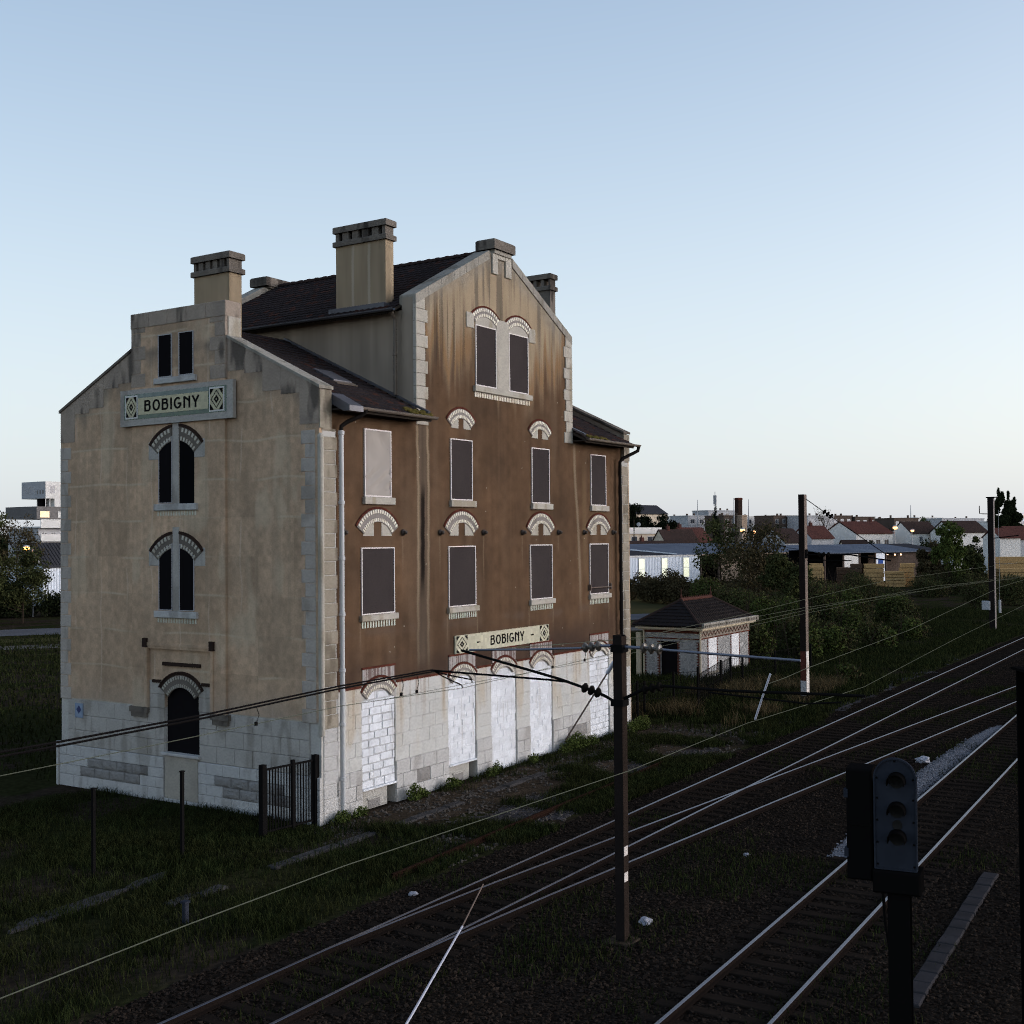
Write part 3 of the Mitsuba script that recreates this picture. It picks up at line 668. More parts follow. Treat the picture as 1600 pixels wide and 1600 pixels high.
# stones of the base, in courses
def side_stones(y0, y1, courses, w, m, parent, x, name='stone', rough=None):
    for r, (z0, z1) in enumerate(courses):
        n = max(1, int(round((y1 - y0) / w))); off = .5 if r % 2 else 0
        cuts = sorted({y0, y1, *[y0 + (k + off) * (y1 - y0) / n for k in range(n + 1) if y0 + .15 < y0 + (k + off) * (y1 - y0) / n < y1 - .15]})
        for a, b in zip(cuts, cuts[1:]):
            if rough and rough(r, a, b):
                ny, nz = 9, 6
                ys, zs = np.linspace(a + .01, b - .01, ny), np.linspace(z0 + .01, z1 - .01, nz)
                Y, Z = np.meshgrid(ys, zs, indexing='ij')
                edge = np.minimum(1, 4 * np.minimum(np.minimum(Y - ys[0], ys[-1] - Y) / (ys[-1] - ys[0]), np.minimum(Z - zs[0], zs[-1] - Z) / (zs[-1] - zs[0])))
                X = x - edge * .06 * meshkit.fbm(np.stack([Y * 7, Z * 9, Y * 0 + a], -1), 3)
                g = np.arange(ny * nz).reshape(ny, nz); mb = MB()
                mb.add(np.stack([X, Y, Z], -1).reshape(-1, 3), np.stack([g[:-1, :-1], g[:-1, 1:], g[1:, 1:], g[1:, :-1]], -1).reshape(-1, 4))
                mb.box(x + .004, x + .1, a + .006, b - .006, z0 + .006, z1 - .006)
                obj('plinth_stone', mb, 'm_plinth_dark', parent)
            else: obj(name, MB().cham(x + rs.uniform(-.003, .003), x + .10, a + .004, b - .004, z0 + .004, z1 - .004, '-x', .010), m, parent)
up3 = [(1.27, 1.74), (1.74, 2.20), (2.20, 2.66)]
side_stones(.40, 4.56, up3, .72, 'm_side_stone', SW, -.012)
side_stones(6.00, 10.34, up3, .72, 'm_side_stone', SW, -.012)
low = [(-.1, .36), (.36, .66), (.66, .94), (.94, 1.26)]
rg = lambda r, a, b: r in (1, 2) and (a > 6.5 and b < 10.0 or a > .9 and b < 4.1)
side_stones(.0, 4.56, low, .66, 'm_plinth', SW, -.06, 'plinth_stone', rg)
side_stones(6.00, 10.70, low, .66, 'm_plinth', SW, -.06, 'plinth_stone', rg)
side_stones(4.56, 6.00, [(-.1, .1)], .7, 'm_plinth', SW, -.04, 'plinth_stone')
obj('doorway_infill', MB().box(-.035, .2, 4.60, 5.96, .1, 1.335), 'm_infill_side', SW, label='smooth concrete infill below the side door')
# stone frame of the side door
for (a, b) in ((4.02, 4.575), (5.985, 6.62)):
    for r in range(2):
        obj('stone', MB().cham(-.02, .08, a + .004, b - .004, 2.664 + r * .40, 3.058 + r * .40, '-x', .010), 'm_side_stone', SW)
DR = obj('side_door', MB().poly(door.buffer(.01), 'yz', .10, .16), 'm_dark_panel', ST, label='arched side door closed with a black panel')
obj('sill', MB().cham(-.11, .095, 4.50, 6.06, 1.335, 1.415, '-x', .012), 'm_plinth', DR)
glazed_arch(DR, 5.28, .84, 3.22, .44, .36, 17, 'yz', 0, -1, 'm_glazed_side', 'm_arch_side', 'm_brick_dark')
bd = MB()
for a, b in ((4.06, 4.43), (6.13, 6.46)):
    bd.box(-.065, .01, a, b, 3.40, 3.485)
obj('brick_hood', bd, 'm_brick_dark', DR)
u, v, r, th = arch_fan(5.28, .84, 3.22, .44)
obj('brick_hood', MB().poly(sector(u, v, r + .07, r + .105, th * 1.0), 'yz', -.065, .01), 'm_brick_dark', DR)
obj('brick_course', MB().box(-.055, .01, 4.49, 6.04, 3.91, 4.01), 'm_brick_dark', DR)
obj('cornice', MB().box(-.115, .01, 4.03, 6.62, 4.465, 4.56).box(-.09, .01, 4.03, 6.62, 4.39, 4.463), 'm_side', DR)
for a, b in ((3.90, 4.025), (6.625, 6.75)): obj('door_moulding', MB().cham(-.125, .0, a, b, 2.665, 4.415, '-x', .02), 'm_side', DR)
for a in (3.86, 6.62): obj('cornice_end', MB().box(-.15, .01, a, a + .17, 4.42, 4.68), 'm_brick_dark', DR)
for a, b in ((3.30, 4.02), (6.62, 7.40)):
    obj('corbel', MB().box(-.12, .01, a, b, 2.50, 2.66).box(-.09, .01, a + .06, b - .06, 2.36, 2.498), 'm_coping', SP)
# quoins of the end gable's two corners
def side_quoins(edge, sgn):
    z, k = 2.66, 0
    while z < 10.2:
        w = .50 if k % 2 == 0 else .36
        a, b = (edge, edge + w) if sgn > 0 else (edge - w, edge)
        obj('quoin', MB().cham(-.014 + rs.uniform(-.003, .003), .2, a, b, z + .005, z + .365, '-x', .010), 'm_quoin_side', SP)
        z += .37; k += 1
side_quoins(.16, 1); side_quoins(10.71, -1)
sk = Polygon([(.13, 10.42), (.13, 11.5), (.9, 11.85), (.9, 10.8), (.42, 10.8), (.42, 10.42)])
# stepped weathered stones under the parapet slope
def under_parapet(flip):
    f = (lambda y: 10.72 - y) if flip else (lambda y: y)
    for k in range(5):
        a, b = .02 + k * .68, .02 + (k + 1) * .68
        b = min(b, 3.41)
        d = [.95, .42, .62, .40, .62][k]
        pg = Polygon([(f(a + .003), 11.53 + .485 * a), (f(b - .003), 11.53 + .485 * b), (f(b - .003), 11.53 + .485 * a - d), (f(a + .003), 11.53 + .485 * a - d)])
        obj('parapet_stone', MB().poly(pg.buffer(0), 'yz', -.012, .3), 'm_parapet', SP)
    for k in range(4):
        a, b = -.03 + k * .86, -.03 + (k + 1) * .86 - .004
        pg = Polygon([(f(a), 11.535 + .485 * a), (f(b), 11.535 + .485 * b), (f(b), 11.62 + .485 * b), (f(a), 11.62 + .485 * a)])
        obj('coping_stone', MB().poly(pg.buffer(0), 'yz', -.05, .52), 'm_coping_pale' if not flip else 'm_coping', SP)
        obj('coping_stone', MB().poly(pg.buffer(0), 'yz', 17.43, 17.99), 'm_coping', SP)
under_parapet(False); under_parapet(True)
# stepped block: corner stones, top course
for ya, yb, ws in ((3.40, 3.40, 1), (7.32, 7.32, -1)):
    z, k = 12.05, 0
    while z < 13.75:
        w = .42 if k % 2 else .62
        a, b = (ya, ya + w) if ws > 0 else (ya - w, ya)
        h = .40
        obj('quoin', MB().cham(-.088, .475, a, b, z + .004, min(z + h, 13.8) - .004, '-x', .010), 'm_parapet', SP)
        z += h; k += 1
n = 5
for k in range(n):
    a, b = 3.38 + k * 3.96 / n, 3.38 + (k + 1) * 3.96 / n
    obj('coping_stone', MB().cham(-.10, .50, a + .003, b - .003, 13.80, 14.24, '-x', .015), 'm_parapet', SP)
obj('step_end_face', MB().box(.02, .49, 3.372, 3.415, 13.0, 13.798), 'm_stone', SP)
# far gable block
obj('far_gable_top', MB().box(17.45, 17.98, 3.38, 7.34, 13.80, 14.24), 'm_coping', ST)
# windows of the end gable
def side_pair(z0, arch=True, dark_right=False):
    k = obj('side_window', MB().cham(-.10, .0, 5.27, 5.54, z0, z0 + (2.42 if arch else 1.30), '-x', .01), 'm_side_stone' if arch else 'm_side', ST, label='pair of narrow boarded windows in the end gable')
    if arch:
        frame_panel(k, 'panel', 5.55, 6.12, z0 + .02, z0 + 1.60, 'yz', -.075, -1, 'm_dark_panel', 'm_grey_frame', .022, top=(.36, 0))
        frame_panel(k, 'panel', 4.66, 5.26, z0 + .02, z0 + 1.60, 'yz', -.075, -1, 'm_dark_panel', 'm_grey_frame', .022, top=(0, .36)) if not dark_right else obj('panel', MB().poly(Polygon([(4.66, z0), (5.26, z0), (5.26, z0 + 1.97), (4.66, z0 + 1.62)]), 'yz', -.082, -.05), 'm_void', k)
        u, v, r, th = arch_fan(5.39, 1.06, z0 + 1.70, .52)
        full = sector(u, v, r - .40, r, th)
        full = full.difference(rect(5.26, 0, 5.56, 20))
        obj('brick_arch', MB().poly(full, 'yz', -.105, -.06), 'm_arch_side', k)
        keep = MB()
        for (r0, r1) in ((r - .14, r - .02), (r - .385, r - .27)):
            nb = 15; dt = 2 * th * .97 / nb
            for q in range(nb):
                t = -th * .97 + (q + .5) * dt
                if abs(r * math.sin(t)) < .19: continue
                keep.poly(sector(u, v, r0, r1, t + dt * .26, t - dt * .26, 2), 'yz', -.118, -.08)
        obj('glazed_brick', keep, 'm_glazed_side', k, kind='stuff')
        ring = sector(u, v, r + .004, r + .085, th).difference(rect(5.26, 0, 5.56, 20))
        obj('brick_hood', MB().poly(ring, 'yz', -.125, -.06), 'm_brick_dark', k)
        for a, b in ((6.125, 6.56), (4.22, 4.655)): obj('springer', MB().cham(-.092, .0, a, b, z0 + 1.30, z0 + 1.82, '-x', .01), 'm_side_stone', k)
        sill(k, 4.50, 6.26, z0 - .19, z0, 'yz', -.075, -1, 'm_plinth', .15, 'm_glazed_green', 15)
    else:
        frame_panel(k, 'panel', 5.55, 6.13, z0 + .02, z0 + 1.27, 'yz', -.075, -1, 'm_dark_panel', 'm_grey_frame', .025)
        frame_panel(k, 'panel', 4.66, 5.26, z0 + .02, z0 + 1.27, 'yz', -.075, -1, 'm_dark_panel', 'm_grey_frame', .025)
        sill(k, 4.53, 6.26, z0 - .17, z0, 'yz', -.075, -1, 'm_plinth')
side_pair(12.24, False); side_pair(8.58, True, True); side_pair(5.49, True)
# sign on the end gable
GS = obj('gable_sign', MB().box(-.17, -.05, 3.02, 7.70, 10.91, 11.98), 'm_side_stone', ST, label='framed mosaic sign reading BOBIGNY high on the end gable')
for a, b in ((3.02, 7.70),):
    obj('sign_border', MB().box(-.178, -.15, 3.27, 7.52, 11.10, 11.84), 'm_sign_green', GS)
obj('sign_band', MB().box(-.183, -.17, 3.98, 6.90, 11.72, 11.838), 'm_sign_teal', GS)
FD = obj('sign_field', MB().box(-.187, -.17, 3.98, 6.90, 11.22, 11.715), 'm_sign_cream_side', GS)
for a, b in ((6.92, 7.46), (3.34, 3.94)):
    obj('sign_border', MB().box(-.186, -.17, a, b, 11.12, 11.81), 'm_sign_white', GS)
    diamond_panel(GS, a + .05, b - .05, 11.17, 11.76, 'yz', -.194, -.17, 'm_sign_cream_side', 'm_sign_dark')
gl, wd = letters('BOBIGNY', .335, .20, 1.0)
s = 2.28 / wd
for ch, g in zip('BOBIGNY', gl):
    g = affinity.scale(g, -s, 1, origin=(0, 0))
    obj('letter', MB().poly(affinity.translate(g, 6.62, 11.30), 'yz', -.195, -.186), 'm_sign_dark', GS)
# small blue plaque by the far corner
PQ = obj('wall_plaque', MB().box(-.035, .0, 9.62, 9.98, 2.12, 2.56), 'm_plaque', ST, label='small pale blue plaque low on the end gable')
obj('plaque_mark', MB().poly(Polygon([(9.80, 2.50), (9.91, 2.37), (9.80, 2.24), (9.69, 2.37)]), 'yz', -.040, -.034), 'm_plaque_mark', PQ)
obj('corner_buttress', MB().box(-.10, .05, 10.705, 10.80, -.1, 1.34), 'm_plinth', SW)

# --- roofs
def tiles(o, a, s, la, ls, wd, ex, rng, skip=None):
    """overlapping tiles on the plane through o with unit directions a (along) and s (up the slope)"""
    o, a, s = (np.asarray(q, float) for q in (o, a, s)); nrm = np.cross(a, s); nrm *= np.sign(nrm[2])
    mb = MB(); nr, nc = int(ls / ex), int(la / wd); exx, w = ls / nr, la / nc
    V, F = [], []
    for r in range(nr):
        for c in range(nc):
            u0, u1 = c * w + .004, (c + 1) * w - .004
            v0, v1 = r * exx - .03, (r + 1) * exx + .02
            h0, h1 = .050 + rng.uniform(-.006, .008), .016
            um = (u0 + u1) / 2
            base = [(u0, v0, h0 - .012), (um, v0, h0 + .014), (u1, v0, h0 - .006), (u0, v1, h1 - .012), (um, v1, h1 + .014), (u1, v1, h1 - .006)]
            k = len(V); V += [o + a * u + s * v + nrm * h for u, v, h in base] + [o + a * u0 + s * v0 + nrm * (h0 - .04), o + a * um + s * v0 + nrm * (h0 - .02), o + a * u1 + s * v0 + nrm * (h0 - .04)]
            F += [[k, k + 1, k + 4], [k, k + 4, k + 3], [k + 1, k + 2, k + 5], [k + 1, k + 5, k + 4], [k + 6, k + 7, k + 1], [k + 6, k + 1, k], [k + 7, k + 8, k + 2], [k + 7, k + 2, k + 1]]
    return mb.add(np.array(V), np.array(F))
rt_ = np.random.default_rng(11)
sl = math.atan(.485); cs_, sn_ = math.cos(sl), math.sin(sl)
for nm, x0, x1 in (('left_roof', .50, 4.36), ('right_roof', 13.66, 17.46)):
    zr = lambda y: 11.28 + .485 * y
    RF = obj('wing_roof', MB().poly(Polygon([(-.46, zr(-.46) - .10), (-.46, zr(-.46)), (5.36, zr(5.36)), (11.18, zr(-.46)), (11.18, zr(-.46) - .10), (5.36, zr(5.36) - .10)]), 'yz', x0, x1), 'm_soffit', ST,
             label='dark tiled wing roof behind the end gable' if x0 < 5 else 'dark tiled wing roof at the far end')
    obj('roof_tile', tiles((x0, -.50, zr(-.50)), (1, 0, 0), (0, cs_, sn_), x1 - x0, 5.86 / cs_, .24, .30, rt_), 'm_tile', RF, kind='stuff')
    obj('roof_tile', tiles((x0, 11.22, zr(-.50)), (1, 0, 0), (0, -cs_, sn_), x1 - x0, 5.86 / cs_, .24, .30, rt_), 'm_tile', RF, kind='stuff')
    obj('eaves_board', MB().box(x0, x1, -.44, -.40, 10.93, 11.06).box(x0, x1, -.40, .12, 10.98, 11.02), 'm_soffit', RF)
    g = MB(); an = np.linspace(np.pi, 2 * np.pi, 9); gx0, gx1 = (x0 + .55, x1 + .12) if x0 < 5 else (x0 - .02, x1 + .30)
    ring = lambda x, rr: [(x, -.54 + rr * math.cos(t), 11.06 + rr * math.sin(t)) for t in an]
    va = np.array(ring(gx0, .075) + ring(gx1, .075)); g.add(va, [[k, k + 1, 9 + k + 1, 9 + k] for k in range(8)])
    g.tube([(gx0, -.615, 11.06), (gx1, -.615, 11.06)], .012, 6); g.add(np.array(ring(gx0, .075)), [[0, k, k + 1] for k in range(1, 8)]); g.add(np.array(ring(gx1, .075)), [[0, k, k + 1] for k in range(1, 8)])
    obj('gutter', g, 'm_gutter', RF)
obj('eaves_return', MB().poly(Polygon([(-.62, 10.93), (-.62, 11.08), (.10, 11.46), (.12, 11.20), (-.40, 10.93)]), 'yz', .49, 1.06), 'm_zinc', ST)
obj('flashing', MB().bar((4.33, -.40, 11.17 + .04), (4.33, 5.3, 13.93), .14, .06), 'm_zinc', ST, label='grey lead flashing where the wing roof meets the bay')
obj('flashing', MB().bar((13.70, -.40, 11.17 + .04), (13.70, 5.3, 13.93), .14, .06), 'm_zinc', ST)
# roof light in the left wing roof
RL = MB(); zq = lambda y: 11.28 + .485 * y + .10
RL.add([(2.35, 1.55, zq(1.55)), (3.15, 1.55, zq(1.55)), (3.15, 2.35, zq(2.35)), (2.35, 2.35, zq(2.35)), (2.35, 1.55, zq(1.55) - .12), (3.15, 1.55, zq(1.55) - .12), (3.15, 2.35, zq(2.35) - .12), (2.35, 2.35, zq(2.35) - .12)],
       [[0, 1, 2, 3], [0, 4, 5, 1], [1, 5, 6, 2], [2, 6, 7, 3], [3, 7, 4, 0]])
rl = obj('roof_light', RL, 'm_zinc', ST, label='small closed roof light in the wing roof')
obj('apron', MB().bar((2.30, 1.46, zq(1.46) - .045), (3.20, 1.46, zq(1.46) - .045), .20, .03, (0, -.43, .9)), 'm_gutter', rl)
# moss on the eaves
def moss(x0, x1, y0, y1, n, seed):
    r = np.random.default_rng(seed); mb = MB()
    for _ in range(n):
        x, y = r.uniform(x0, x1), r.uniform(y0, y1); q = r.uniform(.03, .085)
        m = trimesh.creation.icosphere(1, q); v = m.vertices * [1.5, 1.2, .7] * r.uniform(.8, 1.2, (len(m.vertices), 1))
        mb.add(v + [x, y, 11.28 + .485 * y + .05], m.faces)
    return mb
obj('moss', moss(3.35, 4.40, -.50, -.12, 60, 1), 'm_moss', ST, kind='stuff')
obj('moss', moss(13.9, 15.3, -.50, -.25, 34, 2), 'm_moss', ST, kind='stuff')
# central roof, ridge towards the back
s2 = math.atan(.527); c2, n2 = math.cos(s2), math.sin(s2)
CR = obj('main_roof', MB().poly(Polygon([(3.98, 14.24), (3.98, 14.32), (9.0, 16.965), (14.02, 14.32), (14.02, 14.24), (9.0, 16.86)]), 'xz', .66, 10.1), 'm_soffit', ST, label='steep dark tiled main roof with a scalloped ridge')
obj('roof_tile', tiles((3.92, .70, 14.29), (0, 1, 0), (c2, 0, n2), 9.4, 5.08 / c2, .235, .31, rt_), 'm_tile', CR, kind='stuff')
obj('roof_tile', tiles((14.08, .70, 14.29), (0, 1, 0), (-c2, 0, n2), 9.4, 5.08 / c2, .235, .31, rt_), 'm_tile', CR, kind='stuff')
for k in range(24):
    y = .72 + k * .39
    mb = MB(); an = np.linspace(-.2, np.pi + .2, 9)
    v = [(9.0 + q * math.cos(t), yy, 16.965 + .012 + q * .72 * math.sin(t)) for yy, q in ((y, .15), (y + .30, .135), (y + .31, .165), (y + .41, .165)) for t in an]
    mb.add(v, [[i * 9 + j, i * 9 + j + 1, (i + 1) * 9 + j + 1, (i + 1) * 9 + j] for i in range(3) for j in range(8)])
    obj('ridge_tile', mb, 'm_ridge', CR)
obj('bay_side_wall', MB().box(4.375, 4.75, .60, 10.2, 10.9, 14.34), 'm_dormer', ST, label='grey rendered side wall of the raised bay')
obj('bay_side_wall', MB().box(13.27, 13.645, .60, 10.2, 10.9, 14.34), 'm_dormer', ST)
obj('rear_gable', MB().poly(Polygon([(4.36, 10.9), (4.36, 14.72), (8.30, 16.86), (9.70, 16.86), (13.66, 14.72), (13.66, 10.9)]), 'xz', 10.1, 10.66), 'm_coping_pale', ST)
obj('rear_cap_stone', MB().cham(8.28, 9.78, 9.95, 10.8, 16.93, 17.27, '+z', .05).box(8.48, 9.58, 10.0, 10.6, 16.86, 16.93), 'm_coping', ST)
for x, sg in ((3.93, -1), (14.07, 1)):
    an = np.linspace(np.pi, 2 * np.pi, 9); g = MB(); va = [(x + sg * .05 + .07 * math.cos(t), y, 14.33 + .07 * math.sin(t)) for y in (.55, 10.2) for t in an]
    g.add(va, [[k, k + 1, 9 + k + 1, 9 + k] for k in range(8)]); obj('gutter', g, 'm_zinc', CR)
# chimneys
def chimney(x0, x1, y0, y1, zb, zt, ports, label=None, m='m_chim'):
    k = obj('chimney', MB().box(x0, x1, y0, y1, zb, zt - .62), m, ST, label=label)
    e = .075
    obj('neck_band', MB().cham(x0 - e, x1 + e, y0 - e, y1 + e, zt - .62, zt - .46, '+z', .02), 'm_coping', k)
    n = ports; d = (y1 - y0) / n
    for q in range(n + 1):
        yy = y0 + q * d
        obj('pier', MB().box(x0 - .01, x1 + .01, max(y0, yy - d * (.32 if n < 6 else .2)), min(y1, yy + d * (.32 if n < 6 else .2)), zt - .46, zt - .20), 'm_coping', k)
    obj('flue_core', MB().box(x0 + .12, x1 - .12, y0 + .1, y1 - .1, zt - .46, zt - .20), 'm_void', k) if ports != 6 else None
    obj('chimney_cap', MB().cham(x0 - e, x1 + e, y0 - e, y1 + e, zt - .20, zt, '+z', .03), 'm_coping', k)
    return k
def f_chim(p, n, uv):
    c = mix((.40, .31, .205), (.27, .205, .14), fbm(p.y * 1.6, p.z * .5, p.x, 3))
    pale = smoothstep(.08, .02, dr.abs(dr.abs(p.y - 2.25 + .04 * noise(p.z * 2, 3.0)) - .32))
    c = mix(c, C(.50, .43, .33), pale * .55)
    return c * (.75 + .5 * fbm(p.y * 5 + p.x * 5, p.z * .35, 9.0, 3))
mat('m_chim', f_chim, bump=fine, scale=.01)
chimney(4.40, 4.78, 1.26, 3.22, 14.2, 17.20, 5, 'wide tan rendered chimney at the near edge of the main roof')
chimney(1.22, 1.72, 4.58, 6.06, 13.2, 16.04, 4 + 1, 'squat chimney behind the stepped end gable')
chimney(14.18, 14.56, 1.30, 3.25, 14.0, 17.34, 6, 'dark chimney with open ports beyond the front gable', 'm_coping')
obj('chimney_base', MB().box(4.18, 4.82, 1.15, 3.35, 14.30, 14.62), 'm_zinc', ST)
# pipes
dp = MB().tube([(.80, -.05, -.1)] + [(.80, -.05, z) for z in (2.5, 5.0, 7.5)] + [(.80, -.05, 10.45)], .072, 12)
DP = obj('downpipe', dp, 'm_pipe', ST, smooth=40, label='pale grey downpipe at the near corner')
for z in (1.1, 2.55, 4.0, 5.5, 7.0, 8.5, 10.38): obj('pipe_collar', MB().lathe([(.07, -.05), (.092, -.045), (.092, .045), (.07, .05)], (.80, -.05, z), n=12), 'm_pipe', DP)
obj('pipe_elbow', MB().tube([(.80, -.05, 10.42), (.80, -.06, 10.56), (.92, -.16, 10.68), (1.16, -.42, 10.84), (1.24, -.53, 10.94), (1.25, -.55, 11.03)], .058, 10), 'm_pipe_dark', DP)
dp = MB().tube([(17.06, -.05, -.1), (17.06, -.05, 5), (17.06, -.05, 10.40), (17.10, -.12, 10.52), (17.45, -.42, 10.74), (17.62, -.54, 10.84), (17.66, -.56, 11.0)], .065, 10)
obj('downpipe', dp, 'm_pipe_dark', ST, smooth=40, label='dark downpipe near the far corner')
obj('downpipe', MB().tube([(4.22, .78, 11.8), (4.22, .78, 13.0), (4.22, .78, 14.05), (4.05, .78, 14.28)], .055, 10).lathe([(.05, -.04), (.072, -.03), (.072, .03), (.05, .04)], (4.22, .78, 13.0)), 'm_gutter', ST, label='thin pipe down the side wall of the raised bay')
mat('m_tan_wall', (.36, .27, .20))
# ------------------------------------------------------------------ ground and tracks
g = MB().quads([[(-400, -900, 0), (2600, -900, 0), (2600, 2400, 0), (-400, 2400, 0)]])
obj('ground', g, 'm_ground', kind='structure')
def ribbon(pts, w, z):
    pts = np.array(pts, float); t = np.gradient(pts, axis=0); t /= np.linalg.norm(t, axis=1, keepdims=True); nrm = np.stack([-t[:, 1], t[:, 0]], 1)
    a, b = pts + nrm * w / 2, pts - nrm * w / 2
    return MB().quads([[(*b[k], z), (*b[k + 1], z), (*a[k + 1], z), (*a[k], z)] for k in range(len(pts) - 1)])
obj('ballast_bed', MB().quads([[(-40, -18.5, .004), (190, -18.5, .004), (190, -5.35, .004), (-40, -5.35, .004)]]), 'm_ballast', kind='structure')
mat('m_gravel_old', lambda p, n, uv: mix((.070, .064, .066), (.036, .032, .032), fbm(p.x * 1.5, p.y * 1.5, 1.0)) * (.5 + cell_rand(dr.floor(p.x * 16), dr.floor(p.y * 16))), bump=lambda p, n, uv: voronoi(p.x * 14, p.y * 14)[0], scale=-.05)
def ragged(q, amp, sd):
    ls = LineString(np.vstack([q, q[:1]])); t = np.linspace(0, ls.length, 160)[:-1]; pp = np.array([ls.interpolate(k).coords[0] for k in t])
    return pp + amp * (np.stack([meshkit.fbm(np.column_stack([pp * 1.4, np.full(len(pp), sd + k * 9.0)]), 4) for k in (0, 1)], 1) - .5) * 2
soil = np.array([(-2.5, -.9), (0, -.02), (18, -.02), (20, -1.0), (22.5, -2.6), (16, -3.4), (11, -3.5), (4, -2.6), (0, -1.75), (-2, -1.6)])
obj('soil_strip', MB().poly(Polygon(ragged(soil, .35, 8)).buffer(0), 'xy', -.05, .008), 'm_soil', kind='structure')
patches = [np.array([(1.5, -3.4), (4, -2.7), (9, -3.6), (15, -3.6), (17, -4.3), (11, -4.9), (5, -5.0), (1.5, -4.6)]), np.array([(22, -4.0), (27, -4.8), (33, -4.9), (45, -4.6), (52, -4.75), (52, -5.05), (40, -5.1), (28, -5.25), (22, -4.7)])]
obj('gravel_patch', MB().poly(unary_union([Polygon(ragged(q, .75, 3 + i)).buffer(0) for i, q in enumerate(patches)]), 'xy', -.05, .012), 'm_gravel_old', kind='structure')
obj('road', ribbon([(10, 86.5), (39.4, 66.2), (77, 30), (90, 18)], 7.5, .012), 'm_road', kind='structure')
obj('footpath', ribbon([(6, 70.0), (29.9, 54.0), (44.5, 40), (64, 23), (72, 16)], 3.2, .012), 'm_path', kind='structure')
obj('meadow', MB().poly(Polygon(ragged(np.array([(90, 46), (112, 44), (103, 33), (88, 27), (76, 33)]), 2.5, 4)).buffer(0), 'xy', -.05, .010), 'm_lawn_dry', kind='structure')
obj('dry_verge', ribbon([(8, 76.5), (34, 59), (60, 36), (74, 22)], 3.8, .008), 'm_lawn_dry', kind='structure')

def rail_mesh(pts, rusty=False):
    """foot, web and head swept along points in plan"""
    pts = np.array(pts, float); t = np.gradient(pts, axis=0); t /= np.linalg.norm(t, axis=1, keepdims=True); nrm = np.stack([-t[:, 1], t[:, 0]], 1)
    body = [(-.065, .03), (-.065, .045), (-.012, .06), (-.012, .125), (-.036, .135), (-.036, .155), (.036, .155), (.036, .135), (.012, .125), (.012, .06), (.065, .045), (.065, .03)]
    mb = MB(); n = len(body)
    V = np.vstack([np.column_stack([pts + nrm * q, np.full(len(pts), z)]) for q, z in body]); m = len(pts)
    mb.add(V, [[k * m + i, k * m + i + 1, (k + 1) * m + i + 1, (k + 1) * m + i] for k in range(n - 1) for i in range(m - 1)])
    top = MB(); q = np.vstack([np.column_stack([pts + nrm * o, np.full(m, z)]) for o, z in ((-.034, .1565), (-.024, .162), (.024, .162), (.034, .1565))])
    top.add(q, [[k * m + i, k * m + i + 1, (k + 1) * m + i + 1, (k + 1) * m + i] for k in range(3) for i in range(m - 1)])
    return mb, top
def track(name, label, cl, gauge=1.47, sleepers=None, tops=True):
    k = thing(name, label, 'railway track'); cl = np.array(cl, float)
    t = np.gradient(cl, axis=0); t /= np.linalg.norm(t, axis=1, keepdims=True); nrm = np.stack([-t[:, 1], t[:, 0]], 1)
    for sg in (1, -1):
        body, top = rail_mesh(cl + nrm * sg * gauge / 2)
        r = obj('rail', body, 'm_rail_side', k)
        obj('rail_head', top, 'm_rail_top', r)
    far = MB(); seg = np.concatenate([[0], np.cumsum(np.linalg.norm(np.diff(cl, axis=0), axis=1))]); rg_ = np.random.default_rng(5)
    for sdist in np.arange(.3, seg[-1], .62):
        p = np.array([np.interp(sdist, seg, cl[:, 0]), np.interp(sdist, seg, cl[:, 1])]); d = np.array([np.interp(sdist, seg, t[:, 0]), np.interp(sdist, seg, t[:, 1])])
        if sleepers and not (sleepers[0] < p[0] < sleepers[1]): continue
        m = MB().cham(-.12, .12, -1.25, 1.25, -.03, .035 + rg_.uniform(-.008, .008), '+z', .015).xf((p[0] + rg_.uniform(-.03, .03), p[1], 0), math.degrees(math.atan2(d[1], d[0])) + rg_.uniform(-1, 1))
        if p[0] < 45: obj('sleeper', m, 'm_sleeper', k)
        else:
            for v, f in zip(m.V, m.F): far.add(v, f)
    if far.n: obj('sleeper', far, 'm_sleeper', k, kind='stuff')
    return k
xs = np.concatenate([np.arange(-30, 60, 3.0), np.arange(60, 200, 10.0)])
track('railway_track', 'straight track nearest the station, running past its whole front', np.column_stack([xs, -7.37 + .008 * xs]))
x2 = np.arange(-7.5, 76, 2.5)
yb = np.where(x2 < 48, -7.42 - .088 * (x2 + 6), -7.42 - .088 * 54 - .02 * (x2 - 48)); yb = np.convolve(np.pad(yb, 2, mode='edge'), np.ones(5) / 5, 'valid')
track('railway_track', 'track that branches off the station track to the right', np.column_stack([x2, yb]), sleepers=(14, 90))
x3 = np.arange(-30, 75, 3.0)
track('railway_track', 'track at lower right with its two rails running under the signal', np.column_stack([x3, -13.72 + .026 * x3]))
# an old rusty rail of a lifted siding
rb, rtp = rail_mesh([(-3.0, -4.72), (0, -4.60), (4, -4.45), (8, -4.34), (12, -4.12)])
for v, f in zip(rtp.V, rtp.F): rb.add(v, f)
tag(obj('siding_rail', rb, 'm_rail_rust'), 'single rusty rail left in the dirt between the station and the first track', 'rail')

